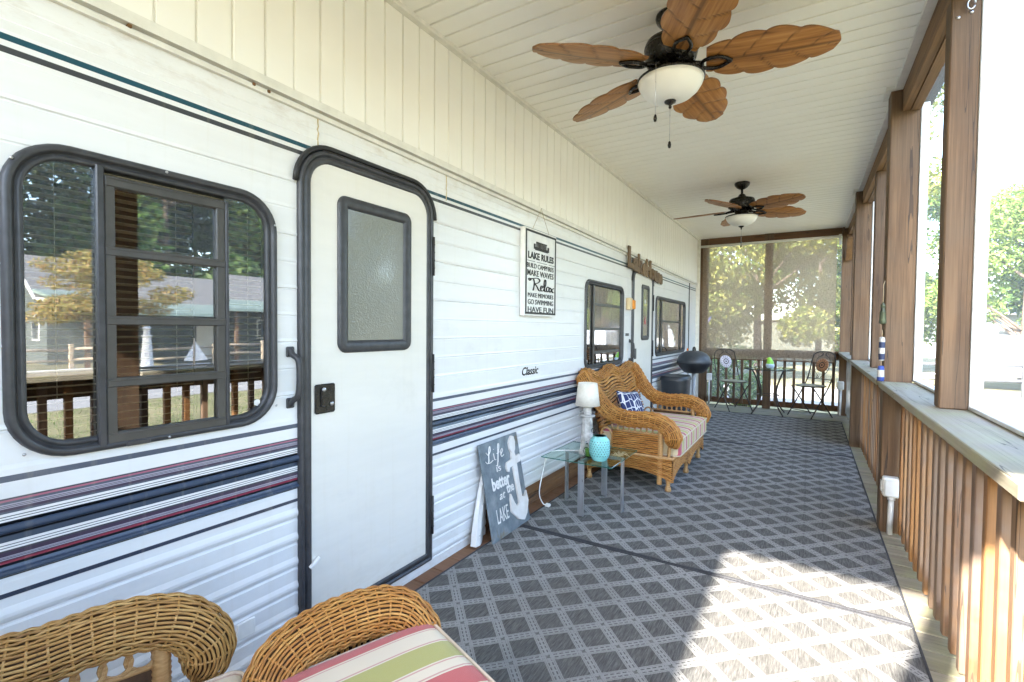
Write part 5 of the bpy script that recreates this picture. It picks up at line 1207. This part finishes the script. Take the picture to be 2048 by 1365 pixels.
def tree(loc,H,cr,label,mat,n,size,seed,group=None,trunk=.16,base=.35,cat='tree',name='tree',blobs=26,flat=.75):
    r=random.Random(seed); o=thing(name,loc,label,cat,group); g=MB()
    lean=(r.uniform(-.05,.05)*H,r.uniform(-.05,.05)*H)
    tp=crom([(0,0,-.1),(lean[0]*.3,lean[1]*.3,H*.3),(lean[0],lean[1],H*.62),(lean[0]*1.3,lean[1]*1.3,H*.88)],6); g.tube(tp,np.linspace(trunk,trunk*.18,len(tp)),9)
    C=[];Rd=[]
    for k in range(blobs):
        a=r.uniform(0,2*PI); zf=r.uniform(base,.97); env=cr*math.sqrt(max(.05,1-((zf-(base+.28))/(1.02-(base+.28) if zf>base+.28 else .42))**2)); rad=env*math.sqrt(r.uniform(.1,.85))
        p=(lean[0]*zf+rad*math.cos(a),lean[1]*zf+rad*math.sin(a),H*zf); C.append(p); Rd.append(cr*r.uniform(.22,.40))
        if k%2==0:
            z0=max(H*.22,p[2]-rad*.75); g.tube(crom([(lean[0]*z0/H,lean[1]*z0/H,z0),(p[0]*.5,p[1]*.5,(z0+p[2])/2+.1),p],4),np.linspace(trunk*.38,trunk*.06,9),6)
    part('trunk',g,M['bark'],o,world=False)
    c=bpy.data.objects.new('crown',leaf_mesh(C,Rd,n,size,mat,seed,flat)); link(c,o); return o
# trees beyond the shaded end and to the right of it
tree((-1.6,15.5+4.5,GZ),9.5,3.6,'big yellow green tree behind the shaded end of the porch',M['leaf_gold'],42000,.10,3,base=.18)
tree((1.6,22.5,GZ),13,3.2,'tall thin leafed tree with dark trunk behind the shaded end',M['leaf_gold'],15000,.11,4,trunk=.22,base=.45)
tree((6.6,24.5,GZ),6.6,3.5,'bright lime green tree spreading over the parked trailer across the lawn',M['leaf_lime'],34000,.085,5,base=.30,trunk=.15)
tree((3.4,27.5,GZ),8.2,2.7,'slender grey green tree next to the lime tree',M['leaf_lime'],16000,.09,15,base=.22)
tree((10.5,31,GZ),9,4.0,'tall green tree behind the lime tree',M['leaf'],8000,.24,6,base=.25)
tree((-6.5,27,GZ),12,4.5,'dark green tree behind the brown house',M['leaf_dark'],8000,.28,7,base=.2)
tree((1.5,36,GZ),11,5,'broad green tree across the side road',M['leaf'],8000,.3,8,base=.18)
tree((.4,29.5,GZ),9.0,4.2,'rounded yellow green tree filling the gap behind the thin tree',M['leaf_gold'],22000,.14,17,base=.12)
# woods seen in the trailer window
kinds=[(M['leaf_dark'],'dark'),(M['leaf'],'mid green'),(M['leaf_dark'],'deep green'),(M['leaf'],'fresh green')]
spots=[(31,2,15,4.6),(33,8,17,5),(30,14,14,4.4),(34,20,18,5.2),(31,26,15,4.8),(36,-5,16,5),(38,13,20,5.5),(39,32,18,5.5),(41,3,21,5.5),(44,22,22,6),(33,38,15,5),(40,45,18,6)]
wd=['behind the left end of the carport','behind the carport roof','behind the carport middle','behind the carport right end','right of the carport','left of the carport','far back over the carport','far back right of the carport','far back over the fence','farthest back in the woods','by the road bend','beyond the road bend']
for i,(x,y,h,c_) in enumerate(spots): tree((x,y,GZ),h,c_*1.25,'tall %s tree %s'%(kinds[i%4][1],wd[i]),kinds[i%4][0],11000,.30,30+i,group='woods across the road',trunk=.25,base=.12)
tree((13.2+3.2,6.4,GZ),4.2,2.0,'small dogwood tree with orange and yellow autumn leaves at the verge',M['leaf_fall'],12000,.065,60,trunk=.09,base=.42,blobs=30,flat=.4)
# bushes beyond the shaded end
for i,(x,y,h,c_,lab) in enumerate(((-2.2,10.9,1.35,.75,'leafy green bush just beyond the shaded end, near the trailer'),(-1.15,11.3,1.5,.8,'leafy green bush beyond the middle of the shaded end'),(-3.6,11.8,1.6,.9,'leafy green bush beside the brown house'))):
    o=thing('bush',(x,y,GZ),lab,'bush','bushes beyond the shaded end'); r=random.Random(80+i); C=[];Rd=[]; g=MB()
    for k in range(8):
        a=r.uniform(0,2*PI); q=c_*math.sqrt(r.uniform(0,.8)); z_=h*r.uniform(.2,.85); C.append((q*math.cos(a),q*math.sin(a),z_)); Rd.append(c_*r.uniform(.3,.45)); g.tube([(0,0,-.05),(q*math.cos(a)*.6,q*math.sin(a)*.6,z_*.6),C[-1]],[.015,.01,.004],5)
    part('stem',g,M['bark'],o,world=False); c=bpy.data.objects.new('crown',leaf_mesh(C,Rd,4200,.055,M['leaf_lime'] if i<2 else M['leaf'],90+i)); link(c,o)
# lawn grass near the porch
n=26000; r=np.random.default_rng(5); P=np.stack([r.uniform(.75,9.3,n)**1.0,r.uniform(-2,16,n),np.full(n,GZ-.01)],-1); P=P[(P[:,1]<13)|(P[:,0]>9.4)]; n=len(P)
a=r.uniform(0,2*PI,n); h=r.uniform(.03,.085,n); w_=.006; ln_=r.normal(0,.025,(n,2)); dx=np.stack([np.cos(a),np.sin(a),0*a],-1)*w_
tip=P+np.stack([ln_[:,0],ln_[:,1],h],-1); V=np.stack([P-dx,P+dx,tip],1).reshape(-1,3); me=bpy.data.meshes.new('grass'); me.from_pydata(V.tolist(),[],np.arange(3*n).reshape(-1,3).tolist()); me.materials.append(M['grass']); me.update()
o=bpy.data.objects.new('grass',me); link(o); tag(o,'short lawn grass beside the porch','grass',kind='stuff')
# brown neighbour house with a pale eave
lapm=m_noise('brown_lap_siding',(.10,.065,.045),(.16,.105,.075),4,.8,.4,stretch=(1,1,14)); roofm=m_noise('grey_shingle',(.10,.10,.10),(.17,.165,.16),9,.9,.6); glassd=m_noise('house_window_glass',(.03,.035,.045),(.06,.07,.08),3,.08)
def house(loc,w_,d_,h_,rz,wall,label,rh=1.6,carport=0,name='house'):
    o=thing(name,loc,label,'house',rz=rz); L=lambda n,g,m,p=None: part(n,g,m,p or o,world=False)
    g=MB(); g.box(-w_/2,w_/2,-d_/2,d_/2,-.2,h_); g.add([(-w_/2,-d_/2,h_),(w_/2,-d_/2,h_),(0,-d_/2,h_+rh)],[(0,1,2)]); g.add([(-w_/2,d_/2,h_),(w_/2,d_/2,h_),(0,d_/2,h_+rh)],[(0,1,2)]); L('wall',g,wall)
    ov=.4; g=MB()
    for s_ in(-1,1):
        k=(w_/2+ov)/(w_/2); v=[]
        for yy in(-d_/2-ov,d_/2+ov):
            for t_ in(0,.1): v+=[(0,yy,h_+rh+.06+t_),(s_*w_/2*k,yy,h_+rh-rh*k+.06+t_)]
        g.add(v,[(0,1,3,2),(4,6,7,5),(0,4,5,1),(2,3,7,6),(0,2,6,4),(1,5,7,3)])
    rf=L('roof',g,roofm)
    g=MB()
    for s_ in(-1,1):
        for ye in(-1,1): g.tube([(0,ye*(d_/2+ov+.02),h_+rh+.10),(s_*(w_/2+ov),ye*(d_/2+ov+.02),h_-rh*ov/(w_/2)+.10)],.07,4)
        g.tube([(s_*(w_/2+ov),-d_/2-ov,h_-rh*ov/(w_/2)+.08),(s_*(w_/2+ov),d_/2+ov,h_-rh*ov/(w_/2)+.08)],.07,4)
    part('fascia',g,M['trimwhite'],rf,world=False)
    for s_ in(-1,1):
        for t_ in(-.28,.28):
            g=MB(); g.box(s_*w_/2-.03,s_*w_/2+.03,t_*d_-.5,t_*d_+.5,.95,2.0); wi=L('window',g,M['trimwhite']); g=MB(); g.box(s_*(w_/2+.035)-.004,s_*(w_/2+.035)+.004,t_*d_-.43,t_*d_+.43,1.02,1.93); part('pane',g,glassd,wi,world=False)
            g=MB(); g.box(t_*w_-.45,t_*w_+.45,s_*d_/2-.03,s_*d_/2+.03,.95,2.0); wi=L('window',g,M['trimwhite']); g=MB(); g.box(t_*w_-.38,t_*w_+.38,s_*(d_/2+.035)-.004,s_*(d_/2+.035)+.004,1.02,1.93); part('pane',g,glassd,wi,world=False)
    g=MB(); g.box(-w_/2-.03,-w_/2+.02,-.45,.45,.05,2.1); dr=L('door',g,M['trimwhite']); g=MB(); g.lathe([(0,-.03),(.03,-.02),(.03,.02),(0,.03)],(-w_/2-.05,.35,1.0),8); part('handle',g,M['chrome'],dr,world=False)
    if carport:
        for yy in(-d_/2+.3,0,d_/2-.3): g=MB(); g.box(-w_/2-carport-.07,-w_/2-carport+.07,yy-.07,yy+.07,-.2,h_-.35); L('carport_post',g,M['post'])
        g=MB(); v=[]
        for yy in(-d_/2-.4,d_/2+.4):
            for t_ in(0,.12): v+=[(-w_/2+.05,yy,h_+.16+t_),(-w_/2-carport-.4,yy,h_-.40+t_)]
        g.add(v,[(0,1,3,2),(4,6,7,5),(0,4,5,1),(2,3,7,6),(0,2,6,4),(1,5,7,3)]); L('carport_roof',g,m_noise('green_metal_roof',(.20,.27,.24),(.30,.37,.33),3,.4,.1,.3))
    return o
house((-6.0,20.8,GZ),5.2,6,2.9,R(0),lapm,'brown lap sided house with grey roof beyond the shaded end',1.9)
house((25.5,12.5,GZ),6,12,2.75,0,m_noise('grey_green_siding',(.055,.065,.06),(.10,.115,.105),3,.8,.3,stretch=(1,1,12)),'long grey house with a green carport roof across the road',1.7,3.2)
house((12,42,GZ),7,9,3,R(20),m_noise('pale_siding',(.5,.52,.55),(.62,.64,.66),3,.7),'pale house behind the lime green tree',1.8)
# parked pale trailer by the side road, seen through the near screen
vt=thing('cargo_trailer',(6.2,21.2,GZ),'pale grey cargo trailer parked under the lime green tree','trailer')
g=MB(); g.cbox(4.4,8.6,20.6,22.2,GZ+.45,GZ+1.75,.08); part('box',g,m_noise('pale_trailer_skin',(.42,.46,.52),(.56,.60,.66),2,.4),vt)
for x in(5.9,6.8): g=MB(); g.lathe([(.0,-.1),(.30,-.1),(.33,-.05),(.33,.05),(.30,.1),(0,.1)],n=20,fr=Matrix.Translation((x,20.55,GZ+.33))@Matrix.Rotation(R(90),4,'X')); w2=part('wheel',g,M['rubber2'],vt); g=MB(); g.lathe([(0,.0),(.18,.0),(.18,.03),(0,.03)],n=14,fr=Matrix.Translation((x,20.44,GZ+.33))@Matrix.Rotation(R(90),4,'X')); part('rim',g,M['chrome'],w2)
g=MB(); g.tube([(4.45,21.4,GZ+.42),(3.3,21.4,GZ+.40)],.05,6); g.tube([(3.45,21.4,GZ-.02),(3.45,21.4,GZ+.45)],.035,6); part('drawbar',g,M['metal'],vt)
# rail fences
fnw=wood('fence_wood',(.26,.19,.12),(.42,.33,.22),(.56,.46,.33),'z',.4)
def fence(x0,y0_,x1,y1_,n,h,label,mat,rails):
    o=thing('rail_fence',(x0,y0_,GZ),label,'fence'); 
    for k in range(n+1):
        t_=k/n; px,py=x0+(x1-x0)*t_,y0_+(y1_-y0_)*t_; g=MB(); g.cbox(px-.065,px+.065,py-.065,py+.065,GZ-.05,GZ+h*(1+.06*math.sin(k*7)),.01); part('post',g,mat,o)
        if k<n:
            qx,qy=x0+(x1-x0)*(k+1)/n,y0_+(y1_-y0_)*(k+1)/n
            for rz_ in rails: g=MB(); g.tube([(px,py,GZ+rz_+.03*math.sin(k*3)),(qx,qy,GZ+rz_-.03*math.sin(k*5))],.05,6); part('rail',g,mat,o)
    return o
fence(19.2,-6,19.2,26,13,1.0,'split rail wooden fence along the gravel verge across the road',fnw,(.40,.78))
fence(2.2,18.9,12.5,18.9,7,.95,'thin dark rail fence along the side road in front of the cargo trailer',m_noise('dark_rail',(.06,.06,.065),(.1,.1,.105),5,.6),(.45,.88))
# white lighthouse and sailboat yard ornament seen in the window
yo=thing('yard_ornament',(18.2,8.3,GZ),'white wooden lighthouse yard ornament on the gravel verge','ornament')
g=MB(); g.lathe([(.24,0),(.14,1.3),(.19,1.33),(.19,1.38),(.11,1.39),(.11,1.62),(.16,1.64),(0,1.85)],(18.2,8.3,GZ),8,sm=False); part('tower',g,chalk,yo)
yb=thing('yard_sailboat',(18.3,10.0,GZ),'white wooden sailboat yard ornament on the gravel verge','ornament')
F_=Matrix(((0,0,.7,18.3),(.7,0,0,10.0),(0,.7,0,GZ),(0,0,0,1)))
g=MB(); g.prism([(-.7,.25),(-.5,0),(.5,0),(.85,.25)],-.12,.12,fr=F_); part('hull',g,chalk,yb); g=MB(); g.prism([(.06,.4),(.75,.45),(.06,1.6)],-.03,.03,fr=F_); g.prism([(-.06,.4),(-.55,.45),(-.06,1.35)],-.03,.03,fr=F_); part('sail',g,chalk,yb); g=MB(); g.tube([tuple(F_@Vector((0,.2,0))),tuple(F_@Vector((0,1.75,0)))],.035,8); part('mast',g,fnw,yb)
# flag beyond the shaded end
fg=thing('flag',(-2.35,12.4,GZ),'red and white striped flag on a pole beyond the shaded end','flag')
g=MB(); g.tube([(-2.9,12.4,GZ-.05),(-2.9,12.4,GZ+1.35),(-2.2,12.35,GZ+2.35)],.015,8); part('pole',g,M['trimwhite'],fg)
X=np.zeros((24,15,3)); u=np.linspace(0,1,24); v=np.linspace(0,1,15)
X[...,0]=-2.75+.75*u[:,None]-.25*v[None]; X[...,2]=GZ+1.62+.62*u[:,None]*.9-.62*v[None]; X[...,1]=12.34+.06*np.sin(u*9)[:,None]+.03*v[None]
g=MB(); g.grid(X); g.m=[(1 if (k%14)%2==0 else 0) if not(k//14>14 and k%14<7) else 2 for k in range(len(g.f))]
part('cloth',g,[plain('flag_white',(.7,.68,.66),.8),plain('flag_red',(.45,.03,.04),.8),plain('flag_blue',(.03,.04,.16),.8)],fg)

M['dryleaf']=m_noise('dry_leaf',(.22,.13,.05),(.42,.30,.15),60,.8)
# dry leaf bits blown onto the rugs and deck
for k in range(8):
    x,y=(random.uniform(.05,.40),random.uniform(2.0,5.2)) if k<5 else (random.uniform(-1.2,.3),random.uniform(1.9,4.2))
    o=thing('dry_leaf',(x,y,.0135),'tiny dry leaf bit lying on the lattice rug','leaf','dry leaf bits on the rugs',rz=random.uniform(0,6.28))
    L_=random.uniform(.006,.014); g=MB(); g.add([(-L_,0,0),(0,.42*L_,.003),(L_,0,.0012),(0,-.42*L_,.0024),(0,0,.0006)],[(0,4,1),(1,4,2),(2,4,3),(3,4,0)]); part('blade',g,M['dryleaf'],o,world=False)
